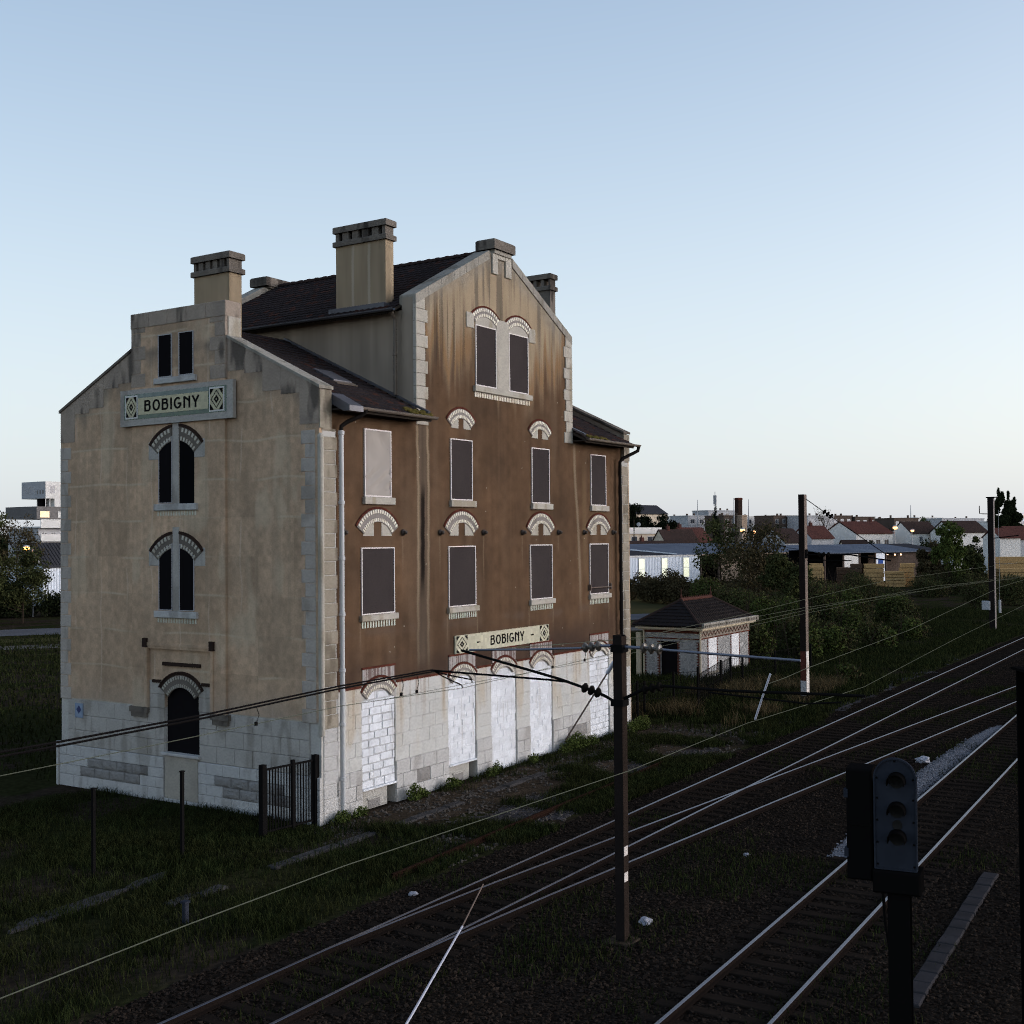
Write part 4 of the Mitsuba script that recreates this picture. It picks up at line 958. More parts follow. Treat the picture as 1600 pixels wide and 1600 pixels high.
# kerb of the old platform edge
rk = np.random.default_rng(21)
KB = thing('platform_kerb', 'worn row of low kerb stones in the grass in front of the station', 'kerb')
for k in range(26):
    x = -6.4 + k * .78
    y = -1.72 + .028 * (x + 1) + rk.uniform(-.05, .05)
    if k in (2, 3, 9, 14, 15, 20): continue
    obj('kerb_stone', MB().cham(-.38, .37, -.15, .15, -.05, .05 + rk.uniform(-.02, .03), '+z', .03).xf((x, y, 0), 1.5 + rk.uniform(-3, 3)), 'm_concrete_old', KB)
for (x, y, lx, ly, rot, lab) in ((-5.85, -.12, 1.3, .34, 12, 'short strip of pale concrete in the grass left of the gate'), (-8.0, -.36, 3.0, .5, 6, 'long low slab of grey concrete in the grass at far left')):
    pg = Polygon([(lx / 2 * math.cos(t) * (1 + .14 * math.sin(5 * t + lx)), ly / 2 * math.sin(t) * (1 + .2 * math.sin(4 * t))) for t in np.linspace(0, 2 * math.pi, 26)[:-1]])
    tag(obj('concrete_slab', MB().poly(pg, 'xy', -.05, .055).xf((x, y, 0), rot), 'm_concrete_old'), lab, 'slab')
TR = thing('cable_trough', 'row of grey concrete cable trough lids at lower right', 'cable trough')
for k in range(16):
    t = k / 16; x, y = -4.0 + 8.4 * t, -16.12 + .35 * t
    obj('lid', MB().cham(-.25, .25, -.16, .16, -.02, .06 + rk.uniform(-.01, .015), '+z', .02).xf((x, y, 0), 2.4 + rk.uniform(-2, 2)), 'm_trough', TR)

def stones(n, fn, smin, smax, m_, z0=0.0, seed=1, zfn=None):
    r = np.random.default_rng(seed)
    P = np.array([fn(r) for _ in range(n)]); s = r.uniform(smin, smax, n)
    base = np.array([(1, 0, 0), (-1, 0, 0), (0, 1, 0), (0, -1, 0), (0, 0, 1), (0, 0, -1)], float)
    f = np.array([(0, 2, 4), (2, 1, 4), (1, 3, 4), (3, 0, 4), (2, 0, 5), (1, 2, 5), (3, 1, 5), (0, 3, 5)])
    q = r.normal(size=(n, 3, 3)); Q, _ = np.linalg.qr(q)
    V = np.einsum('kj,njl->nkl', base, Q) * (s[:, None, None]) * r.uniform(.6, 1.3, (n, 6, 1)) * [1, 1, .75]
    V[:, :, :2] += P[:, None, :2]; V[:, :, 2] += z0 + s[:, None] * .25 + (P[:, 2:3] if P.shape[1] > 2 else 0)
    return MB().add(V.reshape(-1, 3), (f[None] + 6 * np.arange(n)[:, None, None]).reshape(-1, 3))
def bfn(r):
    while True:
        x = -17 + 75 * r.random() ** 1.7; y = r.uniform(-17.5, -5.3)
        return (x, y)
obj('ballast', stones(70000, bfn, .022, .055, 'm_ballast_stone', seed=4), 'm_ballast_stone', kind='stuff', label='dark brown ballast stones between the rails', cat='ballast')
def gfn(r):
    t = r.random(); x = 3.8 + 22 * t; w = .72 * math.sin(math.pi * min(1, (t * .93 + .07))) ** .6
    o = r.uniform(-1, 1); y0 = -12.98 + .026 * x + .15
    return (x, y0 + w * (1 + o) * .5 + .06 + r.normal(0, .07), .08 * max(0, 1 - o * o) * math.sin(math.pi * t) ** .6)
obj('pale_gravel', stones(15000, gfn, .018, .045, 'm_gravel', seed=6), 'm_gravel', kind='stuff', label='strip of pale grey gravel beside the right-hand track', cat='gravel')
def dfn(r):
    while True:
        x, y = r.uniform(-1.5, 20), r.uniform(-5.2, -.1)
        if meshkit.fbm(np.array([[x * .8, y * 1.6, 3.3]]), 3)[0] > .47: return (x, y)
mat('m_rubble_bits', lambda p, n, uv: mix((.095, .085, .075), (.045, .038, .033), cell_rand(dr.floor(p.x * 9), dr.floor(p.y * 9))))
obj('rubble', stones(4200, dfn, .015, .075, 'm_rubble_bits', seed=8), 'm_rubble_bits', kind='stuff', label='scattered rubble and stones on the bare strip in front of the station', cat='rubble')
# ------------------------------------------------------------------ grass
STN = Polygon([(-.15, -.02), (18.1, -.02), (18.1, 10.9), (-.15, 10.9)])
def blades(n, area, hmin, hmax, w, seed, dens=None):
    r = np.random.default_rng(seed); x0, x1, y0, y1 = area
    P = np.empty((0, 2))
    while len(P) < n:
        q = np.column_stack([r.uniform(x0, x1, n), r.uniform(y0, y1, n)])
        keep = ~((q[:, 0] > -.14) & (q[:, 0] < 18.1) & (q[:, 1] > -.03) & (q[:, 1] < 10.9))
        if dens is not None: keep &= r.random(n) < dens(q[:, 0], q[:, 1])
        P = np.vstack([P, q[keep]])
    P = P[:n]; h = r.uniform(hmin, hmax, n) * (.6 + .8 * meshkit.fbm(np.column_stack([P * .5, np.zeros(n)]), 3)); a = r.uniform(0, 2 * np.pi, n); ln = r.uniform(.15, .75, n) * h; b = r.uniform(0, 2 * np.pi, n)
    d = np.column_stack([np.cos(a), np.sin(a)]) * (w * r.uniform(.6, 1.4, n))[:, None]; q = P + np.column_stack([np.cos(b), np.sin(b)]) * ln[:, None]; mid = P + (q - P) * .35
    z = np.zeros(n); V = np.stack([np.column_stack([P - d, z]), np.column_stack([P + d, z]), np.column_stack([mid + d * .7, h * .6]), np.column_stack([mid - d * .7, h * .6]), np.column_stack([q, h])], 1)
    f = np.array([(0, 1, 2), (0, 2, 3), (3, 2, 4)])
    return MB().add(V.reshape(-1, 3), (f[None] + 5 * np.arange(n)[:, None, None]).reshape(-1, 3))
nz = lambda x, y, s, sd: meshkit.fbm(np.column_stack([np.asarray(x) * s, np.asarray(y) * s, np.zeros(len(x))]), 3, sd)
def d_left(x, y): return np.where(y > -1.5, 1.0, .85) * np.clip(2.6 * (nz(x, y, .6, 2) - .28), .12, 1)
obj('grass', blades(110000, (-17, .3, -5.2, 9), .07, .23, .009, 31, d_left), 'm_grass', kind='stuff', label='dark rough grass in front of and beside the end gable', cat='grass')
def d_front(x, y): return np.clip(3.5 * (nz(x, y, .55, 5) - .42), 0, 1) * np.where(y > -1.4, .25 + .75 * (y > -.25), 1)
obj('grass', blades(60000, (0, 26, -5.6, -.04), .08, .26, .010, 32, d_front), 'm_grass', kind='stuff', label='tufts of grass along the strip between the station front and the first track', cat='grass')
def d_right(x, y): return np.clip(3.0 * (nz(x, y, .25, 7) - .25), .1, 1) * np.clip(40 / np.maximum(x, 1), .2, 1)
obj('grass', blades(120000, (18.2, 100, -5.2, 16), .14, .45, .020, 33, d_right), 'm_grass', kind='stuff', label='long grass around the small brick outbuilding and along the right side of the line', cat='grass')
obj('grass', blades(5000, (19, 34, -3.6, 2), .35, .75, .012, 34, lambda x, y: np.clip(4 * (nz(x, y, .5, 9) - .5), 0, 1)), 'm_grass_dry', kind='stuff', label='dry pale grass stalks by the mesh fence', cat='grass')
obj('grass', blades(50000, (0, 60, 11, 62), .12, .30, .030, 35), 'm_grass', kind='stuff', label='lawn behind the station at far left', cat='grass')
def d_tr(x, y): return np.clip(5 * (nz(x, y, .4, 12) - .55), 0, 1)
obj('grass', blades(26000, (-16, 45, -16.5, -5.4), .05, .18, .010, 36, d_tr), 'm_grass', kind='stuff', label='sparse weeds growing between the rails', cat='weeds')

# ------------------------------------------------------------------ overhead line
def hbeam(mb, x, y, z0, z1, w, d, t=.02, rot=0):
    b = MB().box(-d / 2, -d / 2 + t, -w / 2, w / 2, z0, z1).box(d / 2 - t, d / 2, -w / 2, w / 2, z0, z1).box(-d / 2 + t, d / 2 - t, -t / 2, t / 2, z0, z1).xf((x, y, 0), rot)
    for v, f in zip(b.V, b.F): mb.add(v, f - f.min())
    return mb
def insulator(p, q, rmax, n, parent, m_='m_insulator'):
    p, q = np.array(p, float), np.array(q, float); ln = np.linalg.norm(q - p); pr = [(.0, 0), (.03, 0)]
    for k in range(n):
        a = ln * (k + .12) / n; s = ln / n
        pr += [(.035, a), (rmax * .8, a + s * .12), (rmax, a + s * .34), (rmax * .9, a + s * .50), (rmax * .45, a + s * .56), (.035, a + s * .64)]
    pr += [(.03, ln), (0, ln)]
    return obj('insulator', MB().lathe(pr, p, q - p, 14), m_, parent, smooth=50)
MX, MY = -3.85, -10.82
M1 = thing('catenary_mast', 'tall dark steel mast in front of the station with brackets on both sides', 'mast')
obj('post', hbeam(MB(), MX, MY, 0, 5.68, .17, .19, .018, 0), 'm_mast', M1)
obj('post_flange', MB().box(MX - .095, MX + .095, MY - .100, MY - .086, 0, 5.66), 'm_mast_brown', M1)
for z0, z1 in ((1.60, 1.77), (1.12, 1.29)): obj('marker_plate', MB().box(MX - .096, MX + .05, MY - .108, MY - .101, z0, z1), 'm_mast_white', M1)
obj('footing', MB().cham(MX - .26, MX + .26, MY - .26, MY + .26, -.2, .03, '+z', .02), 'm_soil', M1)
obj('top_tube', MB().tube([(MX, MY + .12, 5.47), (MX, -10.44, 5.46)], .03).tube([(MX, -10.02, 5.40), (MX, -8.8, 5.32), (MX, -7.42, 5.25)], .022), 'm_grey_tube', M1)
insulator((MX, -10.44, 5.46), (MX, -10.02, 5.40), .095, 3, M1)
obj('main_tube', MB().tube([(MX, -10.02, 4.66), (MX, -9.5, 4.79), (MX, -7.22, 5.235)], .027).tube([(MX, MY + .1, 4.42), (MX, -10.56, 4.50), (MX, -10.40, 4.56)], .03), 'm_dark_steel', M1)
insulator((MX, -10.42, 4.555), (MX, -10.0, 4.665), .10, 3, M1, 'm_insulator_dark')
obj('registration_tube', MB().tube([(MX, -9.66, 4.74), (MX, -9.3, 4.755), (MX, -6.45, 4.79)], .020), 'm_dark_steel', M1)
obj('steady_arm', MB().tube([(MX, -6.55, 4.77), (MX, -6.75, 4.68), (MX, -7.22, 4.53), (MX, -7.24, 4.48)], .014, 6), 'm_dark_steel', M1)
obj('steady_arm', MB().tube([(MX, -6.55, 4.77), (MX, -6.85, 4.72), (MX, -7.46, 4.655), (MX, -7.48, 4.60)], .014, 6), 'm_dark_steel', M1)
for z0, z1 in ((5.36, 5.50), (4.36, 4.48)): obj('clamp', MB().box(MX - .125, MX + .125, MY - .125, MY + .125, z0, z1), 'm_dark_steel', M1)
obj('top_tube', MB().tube([(MX, MY - .12, 5.46), (MX, -11.28, 5.455)], .03).tube([(MX, -11.72, 5.44), (MX, -13, 5.40), (MX, -14.3, 5.365)], .024), 'm_grey_tube', M1)
insulator((MX, -11.26, 5.455), (MX, -11.72, 5.44), .10, 3, M1)
obj('main_tube', MB().tube([(MX, MY - .1, 4.50), (MX, -11.2, 4.64), (MX, -11.3, 4.69)], .03).tube([(MX, -11.72, 4.78), (MX, -13.0, 4.77), (MX, -14.4, 4.81), (MX, -15.4, 4.83)], .026).tube([(MX, -12.6, 4.72), (MX, -14.4, 4.64), (MX, -15.0, 4.70)], .016), 'm_dark_steel', M1)
insulator((MX, -11.28, 4.68), (MX, -11.72, 4.78), .09, 3, M1, 'm_insulator_dark')
obj('steady_arm', MB().tube([(MX, -13.47, 4.30), (MX, -13.61, 4.70), (MX, -13.76, 5.11)], .02, 8), 'm_bright_tube', M1)
obj('stay', MB().tube([(MX, -10.70, 5.16), (MX, -10.56, 4.95)], .04, 8), 'm_bright_tube', M1)
obj('stay', MB().tube([(MX, -10.56, 4.95), (MX, -9.64, 3.62)], .016, 6), 'm_mast_rust', M1)

def wire(name, label, pts, r, m_='m_wire', sag=True):
    k = obj(name, MB().tube(pts, r, 5), m_)
    return tag(k, label, 'wire')
def sagged(p, q, s, n=9):
    p, q = np.array(p, float), np.array(q, float)
    return [tuple(p + (q - p) * t + np.array([0, 0, -4 * s * t * (1 - t)])) for t in np.linspace(0, 1, n)]
wire('carrier_wire', 'upper of two thick dark overhead wires passing in front of the end gable', [(-24, -6.9, 4.70), (-13.25, -7.2, 4.79), (-10.73, -7.2, 4.82), (-7.41, -7.05, 4.89), (MX - .05, -6.52, 4.81)], .017, 'm_wire_dark')
wire('carrier_wire', 'lower of two thick dark overhead wires passing in front of the end gable', [(-24, -6.95, 4.64), (-13.25, -7.2, 4.735), (-10.73, -7.2, 4.77), (-7.41, -7.06, 4.845), (MX - .05, -6.56, 4.78)], .017, 'm_wire_dark')
wire('contact_wire', 'pale overhead wire crossing below the two dark wires on the left', [(-24, -7.2, 4.43), (-14.24, -7.2, 4.48), (-11.64, -7.2, 4.50), (-7.59, -7.2, 4.56), (MX, -7.24, 4.475), (2.5, -7.2, 4.60), (17.4, -7.2, 4.88), (36.6, -7.2, 5.0), (56.5, -7.2, 4.66), (110, -7.0, 4.9)], .0065)
wire('contact_wire', 'second pale overhead wire just under the bracket tip in front of the doorways', [(MX - 3, -7.48, 4.59), (MX, -7.48, 4.595), (2.5, -7.2, 4.50), (17.4, -7.25, 4.78), (36.6, -7.3, 4.9), (110, -7.3, 4.8)], .005)
wire('carrier_wire', 'pale carrier wire running right from the bracket tip past the outbuilding roof', [(MX, -7.3, 5.22), (-.57, -7.2, 5.06), (4.28, -7.2, 4.90), (11.39, -7.2, 5.06), (17.23, -7.2, 5.26), (28.2, -7.1, 5.55), (58.4, -7.2, 5.65), (110, -7.0, 5.9)], .006)
wire('carrier_wire', 'faint upper wire running right above the outbuilding roof', [(MX, -7.35, 5.24), (0.67, -9.0, 5.20), (12.1, -9.0, 5.30), (46, -9.0, 5.08), (110, -9.4, 5.4)], .005)
wire('contact_wire', 'pale wire low over the lower left grass and rising past the right-hand mast foot', [(-24, -13.7, 4.33), (-18.64, -13.7, 4.36), (-16.98, -13.7, 4.40), (-15.01, -13.7, 4.42), (-9.09, -13.7, 4.32), (-4.44, -13.55, 4.32), (1.92, -13.7, 4.25), (12, -13.4, 4.5), (30, -13, 4.9)], .0055)
wire('carrier_wire', 'pale wire of the right-hand line passing just behind the white steady rod', [(MX, -13.70, 4.93), (-2.9, -13.7, 4.95), (-1.89, -13.7, 5.0), (5.71, -13.7, 5.2), (17.99, -13.6, 5.78), (40, -13, 6.0)], .0055)
for (x, za, zb, y, lab) in ((-9.6, 4.80, 4.53, -7.18, 'in front of the end gable, leftmost one'), (-5.55, 4.86, 4.53, -7.0, 'in front of the leftmost blocked doorway, left one of two'), (-5.0, 4.86, 4.52, -6.95, 'just right of the leftmost blocked doorway, right one of two'), (-.2, 5.04, 4.55, -7.2, 'right of the bracket tip, left one of two'), (1.3, 4.99, 4.57, -7.2, 'right of the bracket tip, right one of two')):
    k = obj('dropper_wire', MB().tube([(x, y, za), (x + .03, y - .03, (za + zb) / 2), (x - .03, y - .02, zb)], .006, 5).box(x - .05, x - .01, y - .04, y, zb - .03, zb + .03), 'm_wire_dark'); tag(k, 'short dark dropper wire ' + lab, 'dropper', 'droppers hanging from the overhead wires')
# second mast
M2 = thing('catenary_mast', 'tall brown mast with a white and red painted foot right of the outbuilding', 'mast')
obj('post', hbeam(MB(), 28.25, -3.40, 0, 9.36, .26, .34, .025, 0), 'm_mast', M2)
obj('post_flange', MB().box(28.08, 28.42, -3.548, -3.530, 2.35, 9.34), 'm_mast_rust', M2)
obj('painted_foot', MB().box(28.075, 28.425, -3.550, -3.531, .45, 2.35), 'm_mast_white', M2)
obj('painted_foot', MB().box(28.06, 28.079, -3.52, -3.28, 1.05, 2.35), 'm_mast_red', M2)
obj('painted_foot', MB().box(28.06, 28.079, -3.52, -3.28, .4, 1.045), 'm_grey_wall', M2)
obj('stay', MB().tube([(28.2, -3.6, 9.14), (28.2, -4.40, 8.56), (28.2, -7.2, 6.6)], .018, 6), 'm_dark_steel', M2)
insulator((28.2, -4.35, 8.60), (28.2, -4.80, 8.30), .13, 3, M2, 'm_insulator_dark')
obj('main_tube', MB().tube([(28.2, -3.5, 6.66), (28.2, -5.5, 6.66), (28.2, -7.3, 6.4)], .03, 7).box(28.1, 28.3, -3.62, -3.5, 6.5, 6.9), 'm_dark_steel', M2)
insulator((28.2, -4.05, 6.67), (28.2, -4.70, 6.67), .11, 3, M2, 'm_insulator_dark')
obj('low_tube', MB().tube([(28.2, -3.6, 6.42), (28.2, -5.6, 6.40)], .02, 6), 'm_dark_steel', M2)
mat('m_mast_pale', (.20, .18, .17))
M3 = thing('catenary_mast', 'tall dark mast at the far right in front of the poplars', 'mast')
obj('post', hbeam(MB(), 74.9, -2.6, 0, 10.35, .42, .52, .03, 0), 'm_mast', M3)
obj('post_flange', MB().box(74.64, 75.16, -2.83, -2.812, 0, 10.3), 'm_mast_pale', M3)
obj('cap_plate', MB().box(74.6, 75.2, -3.1, -2.3, 10.35, 10.42), 'm_dark_steel', M3)
obj('bracket', MB().tube([(74.9, -2.4, 9.1), (74.9, -1.95, 9.12), (74.9, -1.75, 9.15), (74.9, -1.75, 9.75)], .035, 6).tube([(74.9, -2.8, 7.2), (74.9, -4.6, 7.4)], .04, 6), 'm_dark_steel', M3)
obj('equipment_box', MB().cham(74.4, 74.8, -2.5, -1.9, 1.6, 2.3, '-x', .03), 'm_grey_wall', M3)
obj('counterweight', MB().tube([(74.6, -3.2, 1.4), (74.6, -3.2, 2.4)], .09, 8).tube([(74.6, -3.2, 2.4), (74.6, -3.2, 9.4)], .012, 5), 'm_grey_wall', M3)

# pale rod lying over the rails near the lower edge
rd = MB().tube([(-10.6, -10.55, .19), (-9.09, -9.90, .20), (-5.22, -8.15, .20)], .022, 6)
RD = obj('metal_rod', rd, 'm_bright_tube'); tag(RD, 'long pale metal rod slanting down to the bottom edge across the tracks', 'rod')
obj('rod_end', MB().tube([(-5.22, -8.15, .20), (-2.75, -6.96, .20)], .015, 6), 'm_mast_rust', RD)

# ------------------------------------------------------------------ colour-light signal on the near right
SGN = thing('railway_signal', 'dark colour light signal with a round-topped bluish panel at lower right', 'signal')
o = np.array([-10.45, -17.62, 0.0])
rot = 8.0                                                             # local -u faces the photographer
def sg(mb): return mb.xf(o, rot)
plate = unary_union([rect(-.215, 3.86, .215, 4.84), Point(0, 4.84).buffer(.215, 32)])
mat('m_signal', lambda p, n, uv: mix((.036, .041, .054), (.021, .024, .032), fbm(p.y * 5, p.x * 5, p.z * 5)))
mat('m_signal_black', (.0065, .006, .006))
mat('m_lens', (.022, .021, .020))
obj('target_plate', sg(MB().poly(plate, 'yz', -.012, .012)), 'm_signal', SGN)
obj('plate_rim', sg(MB().poly(plate.buffer(.012).difference(plate.buffer(-.006)), 'yz', -.03, .02)), 'm_signal', SGN)
for z in (4.82, 4.50, 4.20):
    obj('lens', sg(MB().lathe([(0, .0), (.055, .012), (.078, .018), (.08, 0)], (-.013, -.02, z), (-1, 0, 0), 18)), 'm_lens', SGN, smooth=40)
    h = MB(); an = np.linspace(math.radians(-20), math.radians(200), 17)
    v = [(-.012 - e, -.02 + q * math.cos(t), z + q * math.sin(t)) for e, q in ((0, .098), (.17, .094)) for t in an] + [(-.012 - e, -.02 + q * math.cos(t), z + q * math.sin(t)) for e, q in ((0, .090), (.17, .088)) for t in an]
    h.add(v, [[b + k, b + k + 1, b + 17 + k + 1, b + 17 + k] for b in (0, 34) for k in range(16)] + [[17 + k, 17 + k + 1, 51 + k + 1, 51 + k] for k in range(16)])
    obj('hood', sg(h), 'm_signal_black', SGN)
obj('small_lamp', sg(MB().lathe([(0, 0), (.05, .01), (.055, 0)], (-.013, -.02, 4.34), (-1, 0, 0), 14)), 'm_lens', SGN)
obj('lamp_case', sg(MB().cham(.03, .30, -.20, .20, 3.85, 4.82, '-x', .02)), 'm_signal_black', SGN)
obj('relay_case', sg(MB().cham(-.02, .32, .245, .52, 3.70, 4.92, '-x', .02).box(-.03, .0, .25, .515, 4.3, 4.33)), 'm_signal_black', SGN)
obj('lower_case', sg(MB().cham(-.08, .26, -.26, .24, 3.60, 3.845, '-x', .02)), 'm_signal_black', SGN)
for y, z in [(s_ * .19, q) for s_ in (-1, 1) for q in (3.90, 4.14, 4.38, 4.62, 4.84)] + [(0, 5.03)]:
    obj('bolt', sg(MB().lathe([(0, .012), (.011, .010), (.012, 0)], (-.012, y, z), (-1, 0, 0), 6)), 'm_signal_black', SGN)
for z in (3.95, 4.6): obj('hinge', sg(MB().box(-.035, .06, .50, .545, z, z + .09)), 'm_signal', SGN)
obj('cable', sg(MB().tube([(.25, .18, 3.62), (.27, .16, 3.2), (.22, .06, 2.6), (.22, .05, .2)], .018, 6)), 'm_dark_steel', SGN)
obj('post', sg(hbeam(MB(), .10, -.02, 0, 3.60, .23, .23, .018, 0)), 'm_signal_black', SGN)
NP = thing('signal_post', 'dark steel post cut off by the right edge of the picture', 'post')
obj('post', hbeam(MB(), -9.61, -18.93, 0, 6.0, .30, .30, .024, 32), 'm_signal_black', NP)
obj('cap_plate', MB().box(-.19, .19, -.19, .19, 6.0, 6.03).xf((-9.61, -18.93, 0), 32), 'm_signal_black', NP)
obj('bracket', MB().box(-.30, -.12, .10, .16, 3.75, 4.15).xf((-9.61, -18.93, 0), 32), 'm_signal', NP)
# ------------------------------------------------------------------ fences, gate, posts, litter
GT = thing('metal_gate', 'black metal gate standing against the near corner of the station', 'gate')
ga, gb = np.array([-1.86, .36]), np.array([.04, .16]); dv = gb - ga; gl_ = np.linalg.norm(dv); ga_deg = math.degrees(math.atan2(dv[1], dv[0]))
gx = lambda mb: mb.xf((ga[0], ga[1], 0), ga_deg)
for u0 in (0.0, gl_ - .16): obj('gate_post', gx(MB().cham(u0, u0 + .15, -.075, .075, -.1, 1.86, '-y', .012)), 'm_dark_steel', GT)
obj('gate_post', gx(MB().box(gl_ * .53, gl_ * .53 + .09, -.04, .04, .05, 1.84)), 'm_dark_steel', GT)
for z in (.14, 1.70): obj('gate_rail', gx(MB().box(.15, gl_ - .16, -.02, .02, z, z + .05)), 'm_dark_steel', GT)
for k in range(17):
    u = .20 + k * (gl_ - .42) / 16
    if abs(u - gl_ * .53 - .045) < .06: continue
    obj('gate_bar', gx(MB().box(u - .012, u + .012, -.012, .012, .19, 1.70)), 'm_dark_steel', GT)
for x, y, h, lab in ((-4.03, .78, 2.02, 'thin dark post in the grass left of the gate'), (-6.34, 1.05, 2.0, 'thin dark post in the grass at far left')):
    k = obj('fence_post', MB().box(x - .035, x + .035, y - .035, y + .035, -.1, h).box(x - .05, x + .05, y - .05, y + .05, h, h + .03), 'm_dark_steel'); tag(k, lab, 'post')
k = obj('marker_post', MB().cham(-7.56, -7.46, -3.23, -3.13, -.1, .46, '-x', .015).box(-7.58, -7.44, -3.25, -3.11, .462, .50), 'm_signal'); tag(k, 'short grey marker post in the grass at lower left', 'post')
FN = thing('mesh_fence', 'dark mesh fence with square posts in front of the outbuilding', 'fence')
fp = [(18.6, 1.2, 1.62), (19.46, .85, 1.62), (20.4, 1.0, 1.6), (21.28, 1.11, 1.50), (22.7, .43, 1.78), (23.72, -.24, 1.93), (29.43, 1.09, 1.63), (31.9, 1.61, 1.57), (32.89, 1.39, 1.5), (36.5, 1.0, 1.5), (41, .6, 1.5)]
for x, y, h in fp: obj('fence_post', MB().box(x - .04, x + .04, y - .04, y + .04, -.1, h), 'm_dark_steel', FN)
for (x0, y0, h0), (x1, y1, h1) in zip(fp, fp[1:]):
    mb = MB(); h = min(h0, h1) - .06; n = int(math.hypot(x1 - x0, y1 - y0) / .16)
    for q in range(1, n):
        t = q / n; mb.box(x0 + (x1 - x0) * t - .007, x0 + (x1 - x0) * t + .007, y0 + (y1 - y0) * t - .007, y0 + (y1 - y0) * t + .007, .05, h)
    for z in (.1, h * .5, h): mb.bar((x0, y0, z), (x1, y1, z), .018, .018)
    obj('mesh_panel', mb, 'm_dark_steel', FN)
def crumple(c, r, seed, squash=.6):
    m = trimesh.creation.icosphere(3, r); v = m.vertices; v = v * (.55 + .9 * meshkit.fbm(v / r * 1.9 + seed * 3.1, 3)[:, None]) * [1.2, 1, squash]
    return MB().add(v + np.array(c) + [0, 0, r * squash * .6], m.faces)
mat('m_plastic', (.22, .225, .26), rough=.5)
for (x, y, r_, lab) in ((-2.75, -10.75, .13, 'crumpled white plastic bag beside the foot of the near mast'), (2.9, -10.6, .08, 'small white scrap of plastic on the ballast right of the near mast'), (16.7, -11.3, .22, 'pale litter beside the gravel strip above the signal'), (-3.6, -5.75, .09, 'white scrap in the grass beside the first track')):
    tag(obj('plastic_bag', crumple((x, y, 0), r_, abs(x)), 'm_plastic', smooth=True), lab, 'litter')

# ------------------------------------------------------------------ small brick outbuilding
KX0, KX1, KY0, KY1, KZ = 34.12, 41.05, 4.22, 7.48, 2.62
K = thing('brick_outbuilding', 'small old rubble stone outbuilding with a hipped tile roof right of the station', 'outbuilding')
kd = rect(5.50, -.1, 6.50, 1.97)
KW = obj('wall', MB().poly(rect(KY0, -.1, KY1, KZ).difference(kd), 'yz', KX0, KX0 + .3).box(KX0 + .3, KX1, KY0, KY0 + .3, -.1, KZ).box(KX0 + .3, KX1, KY1 - .3, KY1, -.1, KZ).box(KX1 - .3, KX1, KY0 + .3, KY1 - .3, -.1, KZ), 'm_rubble', K)
obj('door', MB().box(KX0 + .18, KX0 + .22, 5.48, 6.52, 0, 2.0), 'm_dark_panel', K, label='dark doorway in the end wall')
def toothed(parent, plane_x, ylist, z0, z1, width=.16):
    mb = MB(); k = 0; z = z0
    while z < z1 - .05:
        w = width if k % 2 == 0 else width * .5
        for y, s in ylist:
            a, b = (y, y + s * w); a, b = min(a, b), max(a, b)
            mb.box(plane_x - .015, plane_x + .05, a, b, z + .004, z + .066)
        z += .0725; k += 1
    return obj('brick', mb, 'm_brick', parent, kind='stuff')
toothed(KW, KX0, [(5.50, -1), (6.50, 1), (KY0 + .01, 1), (KY1 - .01, -1)], .02, 2.0)
mb = MB(); k = 0; z = .2
while z < 2.12:
    w = .14 if k % 2 == 0 else .07
    for x, s in ((35.22, -1), (36.36, 1), (38.40, -1), (39.50, 1), (KX1 - .01, -1)):
        a, b = min(x, x + s * w), max(x, x + s * w); mb.box(a, b, KY0 - .015, KY0 + .05, z + .004, z + .066)
    z += .0725; k += 1
obj('brick', mb, 'm_brick', KW, kind='stuff')
for a, b in ((35.22, 36.36), (38.40, 39.50)):
    w = obj('window', MB().box(a + .02, b - .02, KY0 - .02, KY0 + .1, .32, 2.10), 'm_kiosk_white', K, label='window opening filled in white')
    obj('sill', MB().box(a - .08, b + .08, KY0 - .09, KY0 + .05, .22, .315), 'm_stone', w)
FR = obj('frieze', MB().box(KX0 - .02, KX1 + .02, KY0 - .025, KY0 + .02, 2.16, 2.58), 'm_kiosk_frieze', K)
mat('m_kiosk_frieze', (.24, .20, .165))
zz = MB(); n = 14
for k in range(n):
    x0, x1 = KX0 + .2 + k * (KX1 - KX0 - .4) / n, KX0 + .2 + (k + 1) * (KX1 - KX0 - .4) / n; xm = (x0 + x1) / 2
    zz.bar((x0, KY0 - .03, 2.24), (xm, KY0 - .03, 2.48), .03, .04, (0, 1, 0)); zz.bar((xm, KY0 - .032, 2.48), (x1, KY0 - .032, 2.24), .03, .04, (0, 1, 0))
obj('zigzag_brick', zz, 'm_brick', FR, kind='stuff')
obj('brick_course', MB().box(KX0 - .03, KX1 + .03, KY0 - .045, KY0 + .02, 2.10, 2.155).box(KX0 - .04, KX0 + .02, KY0 - .04, KY1, 2.10, 2.155).box(KX0 - .03, KX0 + .02, KY0 + .02, KY1, 2.42, 2.60), 'm_brick', K)
obj('cornice', MB().box(KX0 - .32, KX1 + .32, KY0 - .32, KY1 + .32, 2.63, 2.72).box(KX0 - .22, KX1 + .22, KY0 - .22, KY1 + .22, 2.57, 2.628), 'm_kiosk_cream', K)
obj('parapet', MB().box(KX0 - .30, KX1 + .55, KY0 - .40, KY0 - .26, 2.722, 2.98), 'm_coping_pale', K)
mod = MB()
for q in range(30): mod.box(KX0 - .2 + q * .25, KX0 - .06 + q * .25, KY0 - .42, KY0 - .402, 2.76, 2.88)
obj('modillion', mod, 'm_coping', K, kind='stuff')
e = .45; zr_ = 4.06; r0, r1, ym = 35.45, 39.45, 5.85
